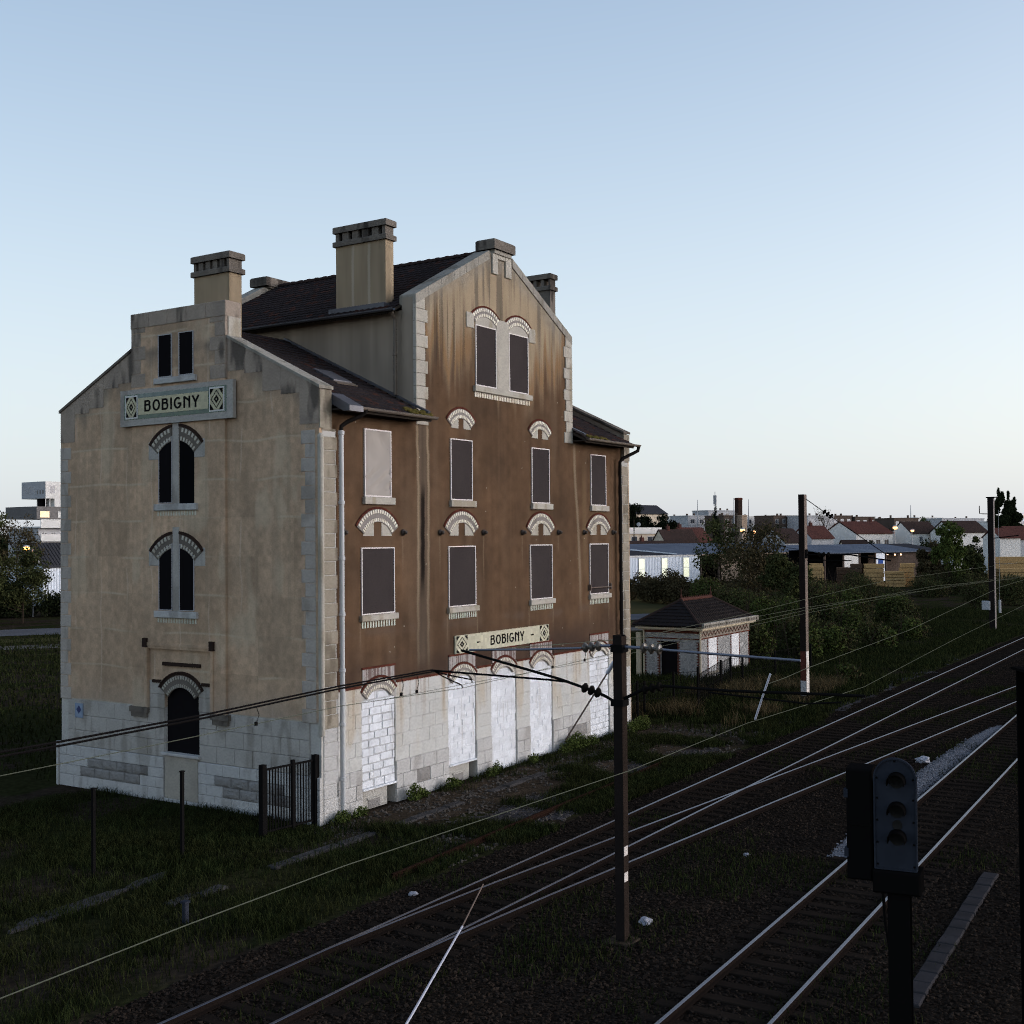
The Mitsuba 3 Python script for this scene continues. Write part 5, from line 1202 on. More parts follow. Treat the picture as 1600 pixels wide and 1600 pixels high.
A = [(KX0 - e, KY0 - .25, 2.80), (KX1 + e, KY0 - .25, 2.80), (KX1 + e, KY1 + e, 2.80), (KX0 - e, KY1 + e, 2.80)]; B = [(r0, ym, zr_), (r1, ym, zr_)]
mat('m_crest', (.085, .040, .032))
RK = obj('roof', MB().add(A + B, [[0, 1, 5], [0, 5, 4], [1, 2, 5], [2, 3, 4], [2, 4, 5], [3, 0, 4], [0, 2, 1], [0, 3, 2]]), 'm_soffit', K, label='hipped roof of dark tiles')
def strip_tiles(p0, p1, q0, q1, rows, rng):
    """tile courses between the eave p0-p1 and the ridge q0-q1"""
    p0, p1, q0, q1 = (np.array(q, float) for q in (p0, p1, q0, q1)); mb = MB()
    nr = np.cross(p1 - p0, q0 - p0); nr /= np.linalg.norm(nr); nr *= np.sign(nr[2])
    for r in range(rows):
        a0, a1, b0, b1 = p0 + (q0 - p0) * r / rows, p1 + (q1 - p1) * r / rows, p0 + (q0 - p0) * (r + 1.05) / rows, p1 + (q1 - p1) * (r + 1.05) / rows
        n = max(1, int(np.linalg.norm(a1 - a0) / .26))
        for k in range(n):
            s, t = k / n + .01, (k + 1) / n - .01; h = .055 + rng.uniform(-.008, .01)
            v = [a0 + (a1 - a0) * s + nr * h, a0 + (a1 - a0) * t + nr * h, b0 + (b1 - b0) * t + nr * .015, b0 + (b1 - b0) * s + nr * .015, a0 + (a1 - a0) * s + nr * .0, a0 + (a1 - a0) * t + nr * .0]
            mb.add(v, [[0, 1, 2, 3], [4, 5, 1, 0]])
    return mb
tl = strip_tiles(A[0], A[1], B[0], B[1], 8, rt_)
for m_ in (strip_tiles(A[3], A[0], B[0], B[0] + np.array([1e-3, 0, 0]), 8, rt_), strip_tiles(A[1], A[2], B[1], B[1] + np.array([1e-3, 0, 0]), 8, rt_)):
    for v, f in zip(m_.V, m_.F): tl.add(v, f - f.min())
obj('roof_tile', tl, 'm_hut_tile', RK, kind='stuff')
mat('m_hut_tile', lambda p, n, uv: mix((.030, .024, .024), (.019, .018, .019), noise(p.x * 4, p.y * 4, p.z * 4)))
for p, q in ((A[0], B[0]), (A[3], B[0]), (A[1], B[1])): obj('hip_tiles', MB().tube([np.array(p) + [0, 0, .05], np.array(q) + [0, 0, .05]], .07, 6), 'm_ridge', RK)
rg_m = MB()
for k in range(14):
    x = r0 + k * (r1 - r0) / 14; rg_m.tube([(x, ym, zr_ + .03), (x + .27, ym, zr_ + .05)], [.085, .10], 8).box(x + .1, x + .16, ym - .02, ym + .02, zr_ + .1, zr_ + .2)
obj('ridge_crest', rg_m, 'm_crest', RK, kind='stuff')
for x in (r0, r1): obj('finial', MB().lathe([(.09, 0), (.10, .10), (.04, .16), (.06, .26), (.02, .36), (.025, .60), (0, .66)], (x, ym, zr_), n=10), 'm_crest', RK)
obj('downpipe', MB().tube([(KX0 - .06, KY0 - .06, -.1), (KX0 - .06, KY0 - .06, 2.6)], .05, 8), 'm_kiosk_cream', K)
obj('downpipe', MB().tube([(KX0 - .06, KY1 - .05, -.1), (KX0 - .06, KY1 - .05, 2.6)], .05, 8).box(KX0 - .2, KX0 - .02, KY1 + .1, KY1 + .35, .0, 2.4), 'm_kiosk_cream', K)
# ------------------------------------------------------------------ plants
def leaves(n, blobs, size, seed, flat=.5, shell=.45):
    """leaf-sized diamonds spread through ellipsoids (cx, cy, cz, rx, ry, rz)"""
    r = np.random.default_rng(seed); B = np.array(blobs, float)
    wgt = (B[:, 3] * B[:, 4] * B[:, 5]) ** .75; i = r.choice(len(B), n, p=wgt / wgt.sum())
    d = r.normal(size=(n, 3)); d /= np.linalg.norm(d, axis=1, keepdims=True)
    rad = r.random(n) ** shell * (.72 + .5 * meshkit.fbm(d * 2.3 + i[:, None] * 1.7, 3))
    P = B[i, :3] + d * B[i, 3:] * rad[:, None]; P[:, 2] = np.maximum(P[:, 2], .05)
    a = r.normal(size=(n, 3)); a /= np.linalg.norm(a, axis=1, keepdims=True); b = np.cross(a, r.normal(size=(n, 3))); b /= np.linalg.norm(b, axis=1, keepdims=True)
    s = (size * r.uniform(.6, 1.5, n))[:, None]
    V = np.stack([P - a * s, P + b * s * flat, P + a * s, P - b * s * flat], 1)
    return MB().quads(V)
def limbs(base, h, spread, n, seed, r0=.12, tips=None):
    r = np.random.default_rng(seed); mb = MB(); x, y, z = base
    top = np.array([x + r.normal(0, .1) * spread, y + r.normal(0, .1) * spread, z + h * .72])
    mb.tube([(x, y, z - .2), (x + .05, y, z + h * .25), (*((np.array([x, y]) + top[:2]) / 2), z + h * .5), tuple(top)], [r0, r0 * .8, r0 * .55, r0 * .25], 7)
    ends = []
    for k in range(n):
        t = r.uniform(.2, .95); p = np.array([x, y, z + h * .72 * t]); a = r.uniform(0, 2 * np.pi); ln = spread * r.uniform(.5, 1.0) * (1.1 - .5 * t)
        q = p + np.array([math.cos(a) * ln, math.sin(a) * ln, h * r.uniform(.12, .34)]); m = (p + q) / 2 + np.array([0, 0, -.05 * h]) + r.normal(0, .06, 3) * spread
        mb.tube([p, m, q], [r0 * .42 * (1 - .5 * t), r0 * .25, r0 * .08], 5); ends.append(q)
        for _ in range(3):
            a2 = a + r.normal(0, .8); q2 = m + (q - m) * r.uniform(0, .7); e = q2 + np.array([math.cos(a2), math.sin(a2), r.uniform(.3, 1.3)]) * ln * r.uniform(.25, .55)
            mb.tube([q2, (q2 + e) / 2 + r.normal(0, .03, 3) * ln, e], [r0 * .14, r0 * .09, r0 * .03], 4); ends.append(e)
    return mb, ends
def tree(name, label, x, y, h, w, m_, nleaf, lsize, seed, group=None, trunk='m_bark', crown_from=.3, clump=.34, nlimb=10, cat='tree'):
    k = thing(name, label, cat, group)
    mb, ends = limbs((x, y, 0), h, w, nlimb, seed, max(.06, h * .014))
    obj('trunk', mb, trunk, k)
    r = np.random.default_rng(seed + 100); bl = []
    for e in ends:
        if e[2] < h * crown_from: continue
        q = w * clump * r.uniform(.6, 1.25); bl.append((*e, q, q, q * .8))
    for _ in range(max(5, len(ends) // 3)):
        a = r.uniform(0, 2 * np.pi); q = w * r.uniform(.2, .75); zz_ = h * r.uniform(crown_from + .1, .93); f = 1.0 - max(0, zz_ / h - .6) * 1.5
        bl.append((x + q * f * math.cos(a), y + q * f * math.sin(a), zz_, w * clump, w * clump, w * clump * .8))
    obj('crown', leaves(nleaf, bl, lsize, seed + 7), m_, k)
    return k
def conifer(name, label, x, y, h, w, seed, n=9000, size=.16, m_='m_needle', z0=.5, cat='tree'):
    k = thing(name, label, cat)
    obj('trunk', MB().tube([(x, y, -.2), (x, y, h * .95)], [h * .018, .02], 6), 'm_bark', k)
    r = np.random.default_rng(seed); bl = []
    for q in range(46):
        t = (q + .5) / 46; a = r.uniform(0, 2 * np.pi); z = z0 + (h - z0) * t; ww = w * (1 - t) ** .8 * r.uniform(.6, 1.1)
        bl.append((x + .55 * ww * math.cos(a), y + .55 * ww * math.sin(a), z, .5 * ww + .12, .5 * ww + .12, h * .035 + .12))
    obj('crown', leaves(n, bl, size, seed + 1, .35), m_, k)
    return k
# big spring trees right of the outbuilding, in front of the warehouse
tree('spring_tree', 'tall thin spring tree in front of the dark warehouse opening, right of the white wall', 98.1, 29.7, 9.6, 3.1, 'm_leaf', 2700, .15, 41, nlimb=16, clump=.30)
tree('spring_tree', 'tall brownish spring tree left of the mast with the painted foot', 98.6, 25.2, 9.4, 3.2, 'm_leaf_brown', 2200, .15, 42, nlimb=18, clump=.30)
tree('spring_tree', 'broad green brown tree directly behind the outbuilding roof', 88.2, 22.6, 7.4, 3.6, 'm_leaf_brown', 3600, .15, 43, nlimb=18, crown_from=.15)
tree('spring_tree', 'low leafy tree between the outbuilding and the mast with the painted foot', 82.6, 17.0, 6.2, 2.2, 'm_leaf', 5200, .14, 44, crown_from=.12)
tree('spring_tree', 'dense green bushy tree in front of the white terrace at right', 132.3, 13.3, 9.4, 2.3, 'm_leaf_fresh', 5200, .17, 45, crown_from=.08, nlimb=16, clump=.30)
tree('spring_tree', 'small round green tree just left of the far right mast', 142.4, 12.3, 7.4, 1.7, 'm_leaf', 5000, .19, 46, crown_from=.1)
tree('spring_tree', 'low green tree beside the lumber stacks, left of the dense bushy tree', 146.7, 18.8, 6.6, 2.2, 'm_leaf_brown', 5000, .19, 47, crown_from=.1)
conifer('conifer', 'dark pointed conifer left of the brick apartment block with the chimney', 191.2, 69.5, 13.3, 3.2, 51)
for x, y, h, w, s, lab in ((204.8, 94.7, 14.8, 3.0, 52, 'dark pine at the far corner of the station, leftmost of the pine group'), (209.4, 93.2, 12.4, 2.9, 53, 'dark pine below the slate roof of the cream house'), (211.1, 89.6, 12.4, 2.6, 54, 'dark pine at the right end of the pine group')):
    tree('pine_tree', lab, x, y, h, w, 'm_needle', 16000, .24, s, crown_from=.30, clump=.55)
for x, y, h, w, s, lab in ((284.3, 35.1, 18.2, 1.9, 55, 'slender dark poplar at far right, left one of the three'), (285.2, 33.6, 17.6, 1.9, 56, 'slender dark poplar at far right, middle one of the three'), (288.2, 32.2, 16.2, 2.3, 57, 'slender dark poplar at far right, lowest one of the three')):
    k = thing('poplar', lab, 'tree'); obj('trunk', MB().tube([(x, y, -.2), (x, y, h * .9)], [.3, .05], 6), 'm_bark', k)
    r = np.random.default_rng(s); bl = [(x + r.normal(0, .3) * w, y + r.normal(0, .3) * w, z, w * f, w * f, 1.3) for z, f in ((3, .8), (5, .95), (7, 1.0), (9, .95), (11, .85), (h - 4.6, .7), (h - 3, .5), (h - 1.6, .32), (h - .6, .16))]
    obj('crown', leaves(14000, bl, .28, s + 1), 'm_leaf_dark', k)
tree('bare_tree', 'faint bare tree on the skyline above the pale roofs', 310.8, 86.7, 16.6, 3.2, 'm_leaf_brown', 900, .16, 58, nlimb=22)
tree('round_tree', 'small round pale green tree on the skyline right of the brown apartment block', 408.6, 82.2, 15.0, 3.8, 'm_leaf_fresh', 4000, .30, 59)
tree('leafy_tree', 'green tree cut off by the left edge of the picture', 35.4, 70.2, 11.4, 2.7, 'm_leaf', 24000, .12, 60, crown_from=.06, nlimb=16, clump=.38)
tree('leafy_tree', 'reddish brown spring tree in front of the modern white block', 59.5, 98.5, 10.6, 3.0, 'm_leaf_brown', 3200, .12, 62, nlimb=22, crown_from=.2, clump=.28)
tree('leafy_tree', 'green shrubby tree at left with an orange street lamp shining through it', 45.0, 76.8, 7.2, 2.6, 'm_leaf', 10000, .12, 63, crown_from=.05, nlimb=14)
bl = [(x, -.12 - w * .4, h * .4, w, w * .6, h * .6) for x, h, w in ((.55, .35, .3), (1.3, .3, .3), (3.7, .5, .35), (4.1, .3, .3), (5.55, .35, .3), (5.8, .25, .25), (7.7, .3, .35), (8.05, .45, .25), (10.2, .35, .3), (12.3, .4, .3), (12.7, .6, .4), (13.1, .65, .45), (13.5, .5, .4), (14.3, .4, .35), (16.5, .35, .3), (17.4, .5, .4), (18.2, .6, .5))]
obj('weeds', leaves(9000, bl, .035, 64), 'm_leaf_fresh', kind='stuff', label='small green weeds growing along the foot of the station front', cat='weeds')
# hedges
def hedge(label, spots, m_, n, size, seed):
    bl = [(x + dx, y + dy, h * f, w * .6, w * .6, h * .5) for x, y, h, w in spots for dx, dy, f in ((0, 0, .5), (w * .5, .3, .42), (-w * .5, -.3, .45), (0, w * .4, .6))]
    return tag(obj('hedge', leaves(n, bl, size, seed), m_), label, 'hedge')
def between(p, q, n, h, w, seed):
    r = np.random.default_rng(seed); p, q = np.array(p, float), np.array(q, float)
    return [(*(p + (q - p) * t + r.normal(0, .5, 2)), h * r.uniform(.75, 1.2), w * r.uniform(.8, 1.2)) for t in np.linspace(0, 1, n)]
hedge('dark hedge beyond the road at far left, below the white barn', between((44, 88), (66, 76.5), 11, 3.0, 2.1, 1), 'm_leaf_dark', 26000, .13, 71)
hedge('long dark green hedge below the white corrugated warehouse wall', between((104, 45), (93, 28.5), 9, 3.3, 2.0, 2), 'm_leaf_brown', 26000, .13, 72)
scr = [(80.8, 23.5, 3.6, 2.1), (71.0, 17.0, 3.4, 2.2), (62.9, 11.6, 3.4, 1.9), (59.1, 7.6, 3.2, 1.6), (64.8, 7.6, 4.1, 1.5), (76.0, 8.8, 3.6, 1.8), (45.3, 6.6, 2.9, 1.2), (47.2, 3.4, 2.8, 1.4), (50.4, 2.4, 2.2, 1.6), (98.4, 11.0, 2.4, 1.6),
       (36.8, -2.9, 1.0, .7), (55.2, .9, 1.9, 1.3), (103.4, 3.9, 2.9, 1.9), (110.3, 2.2, 3.2, 1.8), (64.0, 1.0, 1.8, 1.4), (133.2, 12.1, 3.4, 3.2), (156.3, 13.1, 2.4, 2.7), (126.2, 23.0, 3.2, 1.7), (112.2, 26.4, 4.4, 2.1), (117, 20, 3.0, 2.2), (108, 17, 2.8, 2.0), (95, 17.5, 3.4, 2.2), (125, 14, 2.4, 2.4), (140, 17, 2.4, 2.4),
       (44.0, 9.2, 2.6, 1.2), (120, 5, 2.4, 2.2), (134, 5.5, 2.6, 2.4), (150, 6, 2.4, 2.6), (43.2, 4.6, 2.9, 1.1), (62, 4.6, 2.4, 1.6), (80, 6, 2.4, 1.9)]
bl = [(x + dx * w, y + dy * w, h * f, w * .62, w * .62, h * .5) for x, y, h, w in scr for dx, dy, f in ((0, 0, .5), (.5, .2, .40), (-.5, -.2, .42), (.1, .5, .55), (-.1, -.5, .35))]
obj('scrub', leaves(85000, bl, .095, 73), 'm_leaf', kind='stuff', label='thicket of green scrub right of the outbuilding along the line', cat='scrub')
obj('scrub', leaves(55000, [b for i, b in enumerate(bl) if i % 5 != 2], .09, 76), 'm_leaf_brown', kind='stuff', label='brownish leafless part of the scrub right of the outbuilding', cat='scrub')
obj('scrub', leaves(30000, [b for b in bl if b[0] < 85][::3], .085, 74), 'm_leaf_fresh', kind='stuff', label='fresher green shoots in the scrub right of the outbuilding', cat='scrub')
tw = MB(); r = np.random.default_rng(75)
for x, y, h, w in scr:
    for _ in range(9):
        a = r.uniform(0, 2 * np.pi); p = np.array([x + r.normal(0, .5) * w, y + r.normal(0, .5) * w, 0]); q = p + np.array([math.cos(a) * w * .5, math.sin(a) * w * .5, h * r.uniform(.8, 1.25)])
        tw.tube([p, (p + q) / 2 + r.normal(0, .1, 3), q], [.03, .02, .008], 4)
obj('scrub_twigs', tw, 'm_bark', kind='stuff', label='bare twigs standing out of the scrub right of the outbuilding', cat='scrub')

# ------------------------------------------------------------------ far buildings
def win(mbk, u0, u1, z0, z1, N, deg, face='v', glass='m_far_glass', frame='m_white_wall', shutters=False):
    k = obj('window', (MB().box(u0, u1, -.03, .05, z0, z1) if face == 'v' else MB().box(-.03, .05, u0, u1, z0, z1)).xf(N, deg), frame, mbk)
    um, t = (u0 + u1) / 2, .07
    mb = MB()
    for a, b in ((u0 + t, um - .03), (um + .03, u1 - t)):
        (mb.box(a, b, -.04, -.02, z0 + t, z1 - t) if face == 'v' else mb.box(-.04, -.02, a, b, z0 + t, z1 - t))
    obj('pane', mb.xf(N, deg), glass, k)
    return k
def house(name, label, N, deg, Ln, Wd, ze, zr, wall, roof, wins=(), chim=None, cat='house', group=None, over=.3):
    k = thing(name, label, cat, group); N3 = (N[0], N[1], 0)
    obj('wall', MB().poly(Polygon([(0, -.2), (Wd, -.2), (Wd, ze), (Wd / 2, zr), (0, ze)]), 'yz', 0, Ln).xf(N3, deg), wall, k)
    s = (zr - ze) / (Wd / 2)
    rf = MB().poly(Polygon([(-over, ze - s * over + .06), (Wd / 2, zr + .06), (Wd + over, ze - s * over + .06), (Wd + over, ze - s * over + .22), (Wd / 2, zr + .26), (-over, ze - s * over + .22)]), 'yz', -over * .6, Ln + over * .6).xf(N3, deg)
    R_ = obj('roof', rf, roof, k)
    for c in (chim or ()):
        obj('chimney', MB().box(c, c + .6, Wd / 2 - .3, Wd / 2 + .3, zr - .6, zr + .9).box(c + .15, c + .3, Wd / 2 - .1, Wd / 2 + .1, zr + .9, zr + 1.25).xf(N3, deg), 'm_roof_red', R_)
    for w in wins: win(k, *w[:4], N3, deg, *w[4:])
    return k
house('terrace_house', 'white house with a red brown roof and three front windows', (225.9, 52.6), -30, 10.4, 9.9, 7.9, 10.3, 'm_white_wall', 'm_roof_red', ((1.0, 1.7, 5.2, 6.6), (3.4, 4.8, 5.2, 6.6), (5.5, 6.8, 5.2, 6.6), (7.9, 9.2, 4.6, 6.6)), (8.6,))
house('terrace_house', 'white gabled house with an orange lamp at its left, middle of the terrace', (237.2, 44.2), -35, 7.4, 6.2, 7.9, 10.2, 'm_white_wall', 'm_roof_brown', ((2.2, 3.2, 3.4, 5.4), (4.4, 5.4, 3.4, 5.4), (2.2, 3.2, 6.0, 7.2)))
house('terrace_house', 'white gabled house with a long brown roof, rightmost of the terrace', (237.0, 35.4), -33, 9.6, 6.6, 8.0, 10.2, 'm_white_wall', 'm_roof_brown', ((4.6, 5.8, 3.6, 5.4), (1.5, 2.5, 5.6, 7.2)))
house('small_house', 'small white gabled house in front of the poplars', (205.0, 20.4), -38, 4.6, 4.4, 6.9, 8.4, 'm_white_wall', 'm_roof_red')
house('small_house', 'grey gabled house at the right edge of the picture', (217.0, 20.4), -40, 6.5, 5.4, 6.6, 8.8, 'm_grey_wall', 'm_roof_red')
house('small_house', 'grey gabled cottage left of the house with three front windows', (216.0, 58.9), -34, 5.6, 6.6, 7.0, 9.4, 'm_grey_wall', 'm_roof_red', (), (2.0,))
house('small_house', 'pale grey gabled cottage peeping out left of the mast with the painted foot', (204.3, 60.4), -30, 5.2, 7.8, 6.2, 8.8, 'm_grey_wall', 'm_roof_brown')
house('small_house', 'low house with a bright gable right behind the blue warehouse roof', (198.5, 46.6), -62, 4.6, 7.2, 4.9, 6.4, 'm_cream_wall', 'm_roof_brown')
house('far_house', 'cream house with a slate roof rising behind the pines', (272.7, 127.8), -20, 12.5, 9, 14.0, 16.4, 'm_cream_wall', 'm_roof_slate')
house('row_house', 'long red brown tiled roof behind the warehouse, left part', (188.6, 78.8), -25, 8.4, 4.5, 6.2, 8.8, 'm_cream_wall', 'm_roof_brown', (), (2.0,))
house('row_house', 'brighter red tiled roof behind the warehouse, left of the conifer', (195.9, 77.3), -25, 6.4, 7, 6.4, 9.2, 'm_cream_wall', 'm_roof_red', (), (.3,))
house('row_house', 'low dark brown roof just above the warehouse roof at left', (158.9, 74.6), -20, 19.0, 6, 5.4, 6.6, 'm_cream_wall', 'm_roof_brown', (), (9.0,))
FH = thing('flat_house', 'cream flat-roofed house with a bright white cornice at the far corner of the station', 'house')
N3 = (190.9, 88.8, 0)
obj('wall', MB().box(0, 10.5, 0, 8, -.2, 8.2).xf(N3, -15), 'm_cream_wall', FH)
obj('cornice', MB().box(-.3, 10.8, -.3, 8.3, 8.2, 9.5).xf(N3, -15), 'm_white_wall', FH)
for a, b in ((1.6, 3.4), (6.6, 9.4)): win(FH, a, b, 6.4, 7.7, N3, -15)
obj('dish', MB().lathe([(0, .1), (.25, .06), (.42, 0)], (191.5, 86.2, 10.1), (-.9, -.5, .2), 14).tube([(191.6, 86.3, 9.4), (191.6, 86.3, 10.1)], .04, 5), 'm_grey_wall', FH)
tag(obj('telegraph_pole', MB().tube([(189.0, 86.0, 0), (189.0, 86.0, 11.0)], [.14, .10], 6), 'm_bark'), 'thin wooden pole in front of the cream flat-roofed house', 'pole')
# warehouse and open sheds of the timber yard
WH = thing('warehouse', 'long white corrugated warehouse with a blue grey roof and three lit tall windows', 'warehouse')
N3, dg = (140.9, 64.1, 0), -18
wl = MB().box(-2, 18.3, .06, 12, 0, 4.5)
obj('wall', wl.xf(N3, dg), 'm_corrugated', WH)
rb_ = MB()
for k in range(58): rb_.poly(Polygon([(-2 + k * .35, .06), (-2 + k * .35 + .06, -.0), (-2 + k * .35 + .18, -.0), (-2 + k * .35 + .24, .06)]), 'xy', .05, 4.38)
obj('rib', rb_.xf(N3, dg), 'm_corrugated', WH, kind='stuff')
obj('fascia', MB().box(-2, 18.4, -.10, .05, 4.38, 4.62).xf(N3, dg), 'm_white_wall', WH)
obj('roof', MB().add([(-2, -.1, 4.62), (52, -.1, 4.62), (52, 14, 6.35), (-2, 14, 6.35), (-2, -.1, 4.5), (52, -.1, 4.5), (52, 14, 6.2), (-2, 14, 6.2)], [[0, 1, 2, 3], [4, 7, 6, 5], [0, 4, 5, 1], [1, 5, 6, 2], [2, 6, 7, 3], [3, 7, 4, 0]]).xf(N3, dg), 'm_roof_blue', WH)
obj('dark_roof', MB().add([(-2, .3, 4.70), (12.0, .1, 4.68), (3.4, 11.2, 6.06), (-2, 12.5, 6.22)], [[0, 1, 2, 3]]).xf(N3, dg), 'm_roof_slate', WH)
obj('verge', MB().bar((12.6, .05, 4.76), (3.4, 11.6, 6.20), .5, .16).xf(N3, dg), 'm_corrugated', WH)
for a in (3.9, 9.1, 14.2):
    k = obj('window', MB().box(a - .08, a + 1.36, -.07, .05, .9, 4.2).xf(N3, dg), 'm_grey_wall', WH, label='tall lit greenish window')
    obj('pane', MB().box(a, a + 1.28, -.09, -.072, 1.0, 2.45).box(a, a + 1.28, -.09, -.072, 2.52, 4.12).xf(N3, dg), 'm_corrugated', k, emitter=lamp((.20, .20, .092)))
SH = thing('timber_shed', 'long open-fronted timber shed with pale panels and dark bays under the blue roof', 'shed')
obj('back_wall', MB().box(18.4, 52, 8, 8.2, 0, 5).xf(N3, dg), 'm_void', SH)
for a, b, m_ in ((23.2, 29.5, 'm_tan_wall'), (29.6, 35, 'm_tan_wall'), (43.6, 45.6, 'm_tan_wall'), (48.0, 51.9, 'm_white_wall')):
    obj('panel', MB().box(a, b, .15, .3, 0, 4.4).xf(N3, dg), m_, SH)
for a in (18.6, 23.0, 35.5, 39.5, 46.8, 51.9): obj('shed_post', MB().box(a, a + .25, .1, .35, 0, 4.5).xf(N3, dg), 'm_brown_wall', SH)
obj('gutter', MB().box(18.4, 52, -.22, -.10, 4.44, 4.62).xf(N3, dg), 'm_tan_wall', SH)
S2 = thing('timber_shed', 'second open shed with a blue sign panel and small lamps, behind the lumber stacks', 'shed')
N4, d2_ = (160.5, 38.1, 0), -22
obj('roof', MB().add([(-.5, -.3, 4.8), (26, -.3, 4.8), (27, 10, 6.0), (-.5, 10, 6.0), (-.5, -.3, 4.66), (26, -.3, 4.66), (27, 10, 5.86), (-.5, 10, 5.86)], [[0, 1, 2, 3], [4, 7, 6, 5], [0, 4, 5, 1], [1, 5, 6, 2], [2, 6, 7, 3], [3, 7, 4, 0]]).xf(N4, d2_), 'm_roof_blue', S2)
obj('back_wall', MB().box(-.5, 26, 7, 7.2, 0, 5.2).xf(N4, d2_), 'm_void', S2)
obj('panel', MB().box(4.4, 8.0, .1, .25, 0, 4.5).xf(N4, d2_), 'm_white_wall', S2)
obj('panel', MB().box(12.4, 14.6, .0, .15, 0, 4.6).xf(N4, d2_), 'm_corrugated', S2)
obj('blue_notice', MB().box(12.9, 14.1, -.04, .0, 2.5, 3.6).xf(N4, d2_), 'm_blue_sign', S2)
obj('panel', MB().box(15.5, 23.5, 4.0, 4.2, 0, 4.2).xf(N4, d2_), 'm_brown_wall', S2)
for a in (-.3, 4.2, 8.2, 12.1, 14.9, 25.5): obj('shed_post', MB().box(a, a + .25, .0, .25, 0, 4.7).xf(N4, d2_), 'm_brown_wall', S2)
for a in (16.6, 18.6, 20.2):
    m = trimesh.creation.icosphere(2, .13); obj('lamp', MB().add(m.vertices + [a, 1.0, 4.25], m.faces).xf(N4, d2_), 'm_white_wall', S2, emitter=lamp((2.4, 1.5, .8)))
S3 = thing('timber_shed', 'low dark shed roof behind the lumber stacks in front of the terrace', 'shed')
obj('roof', MB().add([(0, 0, 4.6), (24, 0, 4.6), (24, 8, 5.9), (0, 8, 5.9), (0, 0, 4.4), (24, 0, 4.4), (24, 8, 5.7), (0, 8, 5.7)], [[0, 1, 2, 3], [4, 7, 6, 5], [0, 4, 5, 1], [1, 5, 6, 2], [2, 6, 7, 3], [3, 7, 4, 0]]).xf((181.5, 38.7, 0), -22), 'm_roof_slate', S3)
obj('wall', MB().box(.5, 23.5, .6, 7.6, 0, 4.4).xf((181.5, 38.7, 0), -22), 'm_brown_wall', S3)
def stack(x, y, w, h, d, deg, m_, label, layers=5):
    k = thing('lumber_stack', label, 'lumber stack', 'stacks of lumber in the timber yard'); dz = h / layers; r = np.random.default_rng(int(x * 7 + y * 3))
    for q in range(layers):
        o_ = r.uniform(-.1, .1)
        obj('board_layer', MB().box(-w / 2 + o_, w / 2 + o_, -d / 2, d / 2, q * dz + .06, (q + 1) * dz - .01).xf((x, y, 0), deg), m_, k)
        if q: obj('bearer', MB().box(-w / 2 + .2, -w / 2 + .3, -d / 2, d / 2, q * dz - .01, q * dz + .06).box(w / 2 - .3, w / 2 - .2, -d / 2, d / 2, q * dz - .01, q * dz + .06).xf((x, y, 0), deg), 'm_crate_dark', k)
for x, y, w, h, m_, lab in ((150.3, 36.6, 2.6, 3.0, 'm_lumber', 'pale lumber stack close right of the mast with the painted foot'), (155.0, 33.4, 2.4, 2.7, 'm_crate_dark', 'brown lumber stack, second right of the mast with the painted foot'), (152.1, 30.9, 1.6, 3.3, 'm_crate_dark', 'dark narrow lumber stack left of the pale ones'),
                          (152.3, 28.4, 2.8, 3.3, 'm_lumber', 'tall pale lumber stack below the blue sign'), (151.2, 25.0, 2.6, 2.3, 'm_lumber', 'low pale lumber stack in the middle of the yard'), (153.6, 23.9, 1.9, 3.4, 'm_lumber', 'tall narrow lumber stack right of the low pale one'), (154.6, 22.0, 1.4, 2.9, 'm_crate_dark', 'reddish lumber stack at the right end of the yard'),
                          (150, 9.6, 4.2, 4.4, 'm_lumber', 'tall lumber pile right of the far right mast'), (144.6, 7.9, 4.0, 3.0, 'm_lumber', 'front lumber pile at the right edge of the picture'), (154, 5.6, 4.0, 4.4, 'm_lumber', 'rear lumber pile at the right edge of the picture'), (158.0, 38.8, 2.0, 3.2, 'm_lumber', 'pale lumber stack hidden partly by the mast with the painted foot')):
    stack(x, y, w, h, 2.4, -70 if y > 15 else -62, m_, lab)
# apartment blocks on the skyline
def block(label, N, Ln, z, wall, cols, rows, dp=9, deg=-25, dark=False, top=None):
    k = thing('apartment_block', label, 'apartment block'); N3 = (N[0], N[1], 0)
    obj('wall', MB().box(0, Ln, 0, dp, -.2, z).xf(N3, deg), wall, k)
    obj('parapet', MB().box(-.15, Ln + .15, -.15, dp + .15, z, z + .35).xf(N3, deg), top or wall, k)
    w = Ln / max(cols, 1)
    for c in range(cols):
        for q in range(rows):
            z0 = z - 2.3 - q * 2.8
            if z0 < 6.0: continue
            win(k, c * w + w * .26, c * w + w * .74, z0, z0 + 1.45, N3, deg)
    r = np.random.default_rng(int(N[0] * 10))
    for _ in range(2):
        u = r.uniform(.1, .9) * Ln; obj('roof_vent', MB().box(u, u + .5, 3, 3.5, z + .35, z + r.uniform(.8, 1.4)).xf(N3, deg), 'm_brown_wall', k)
    return k
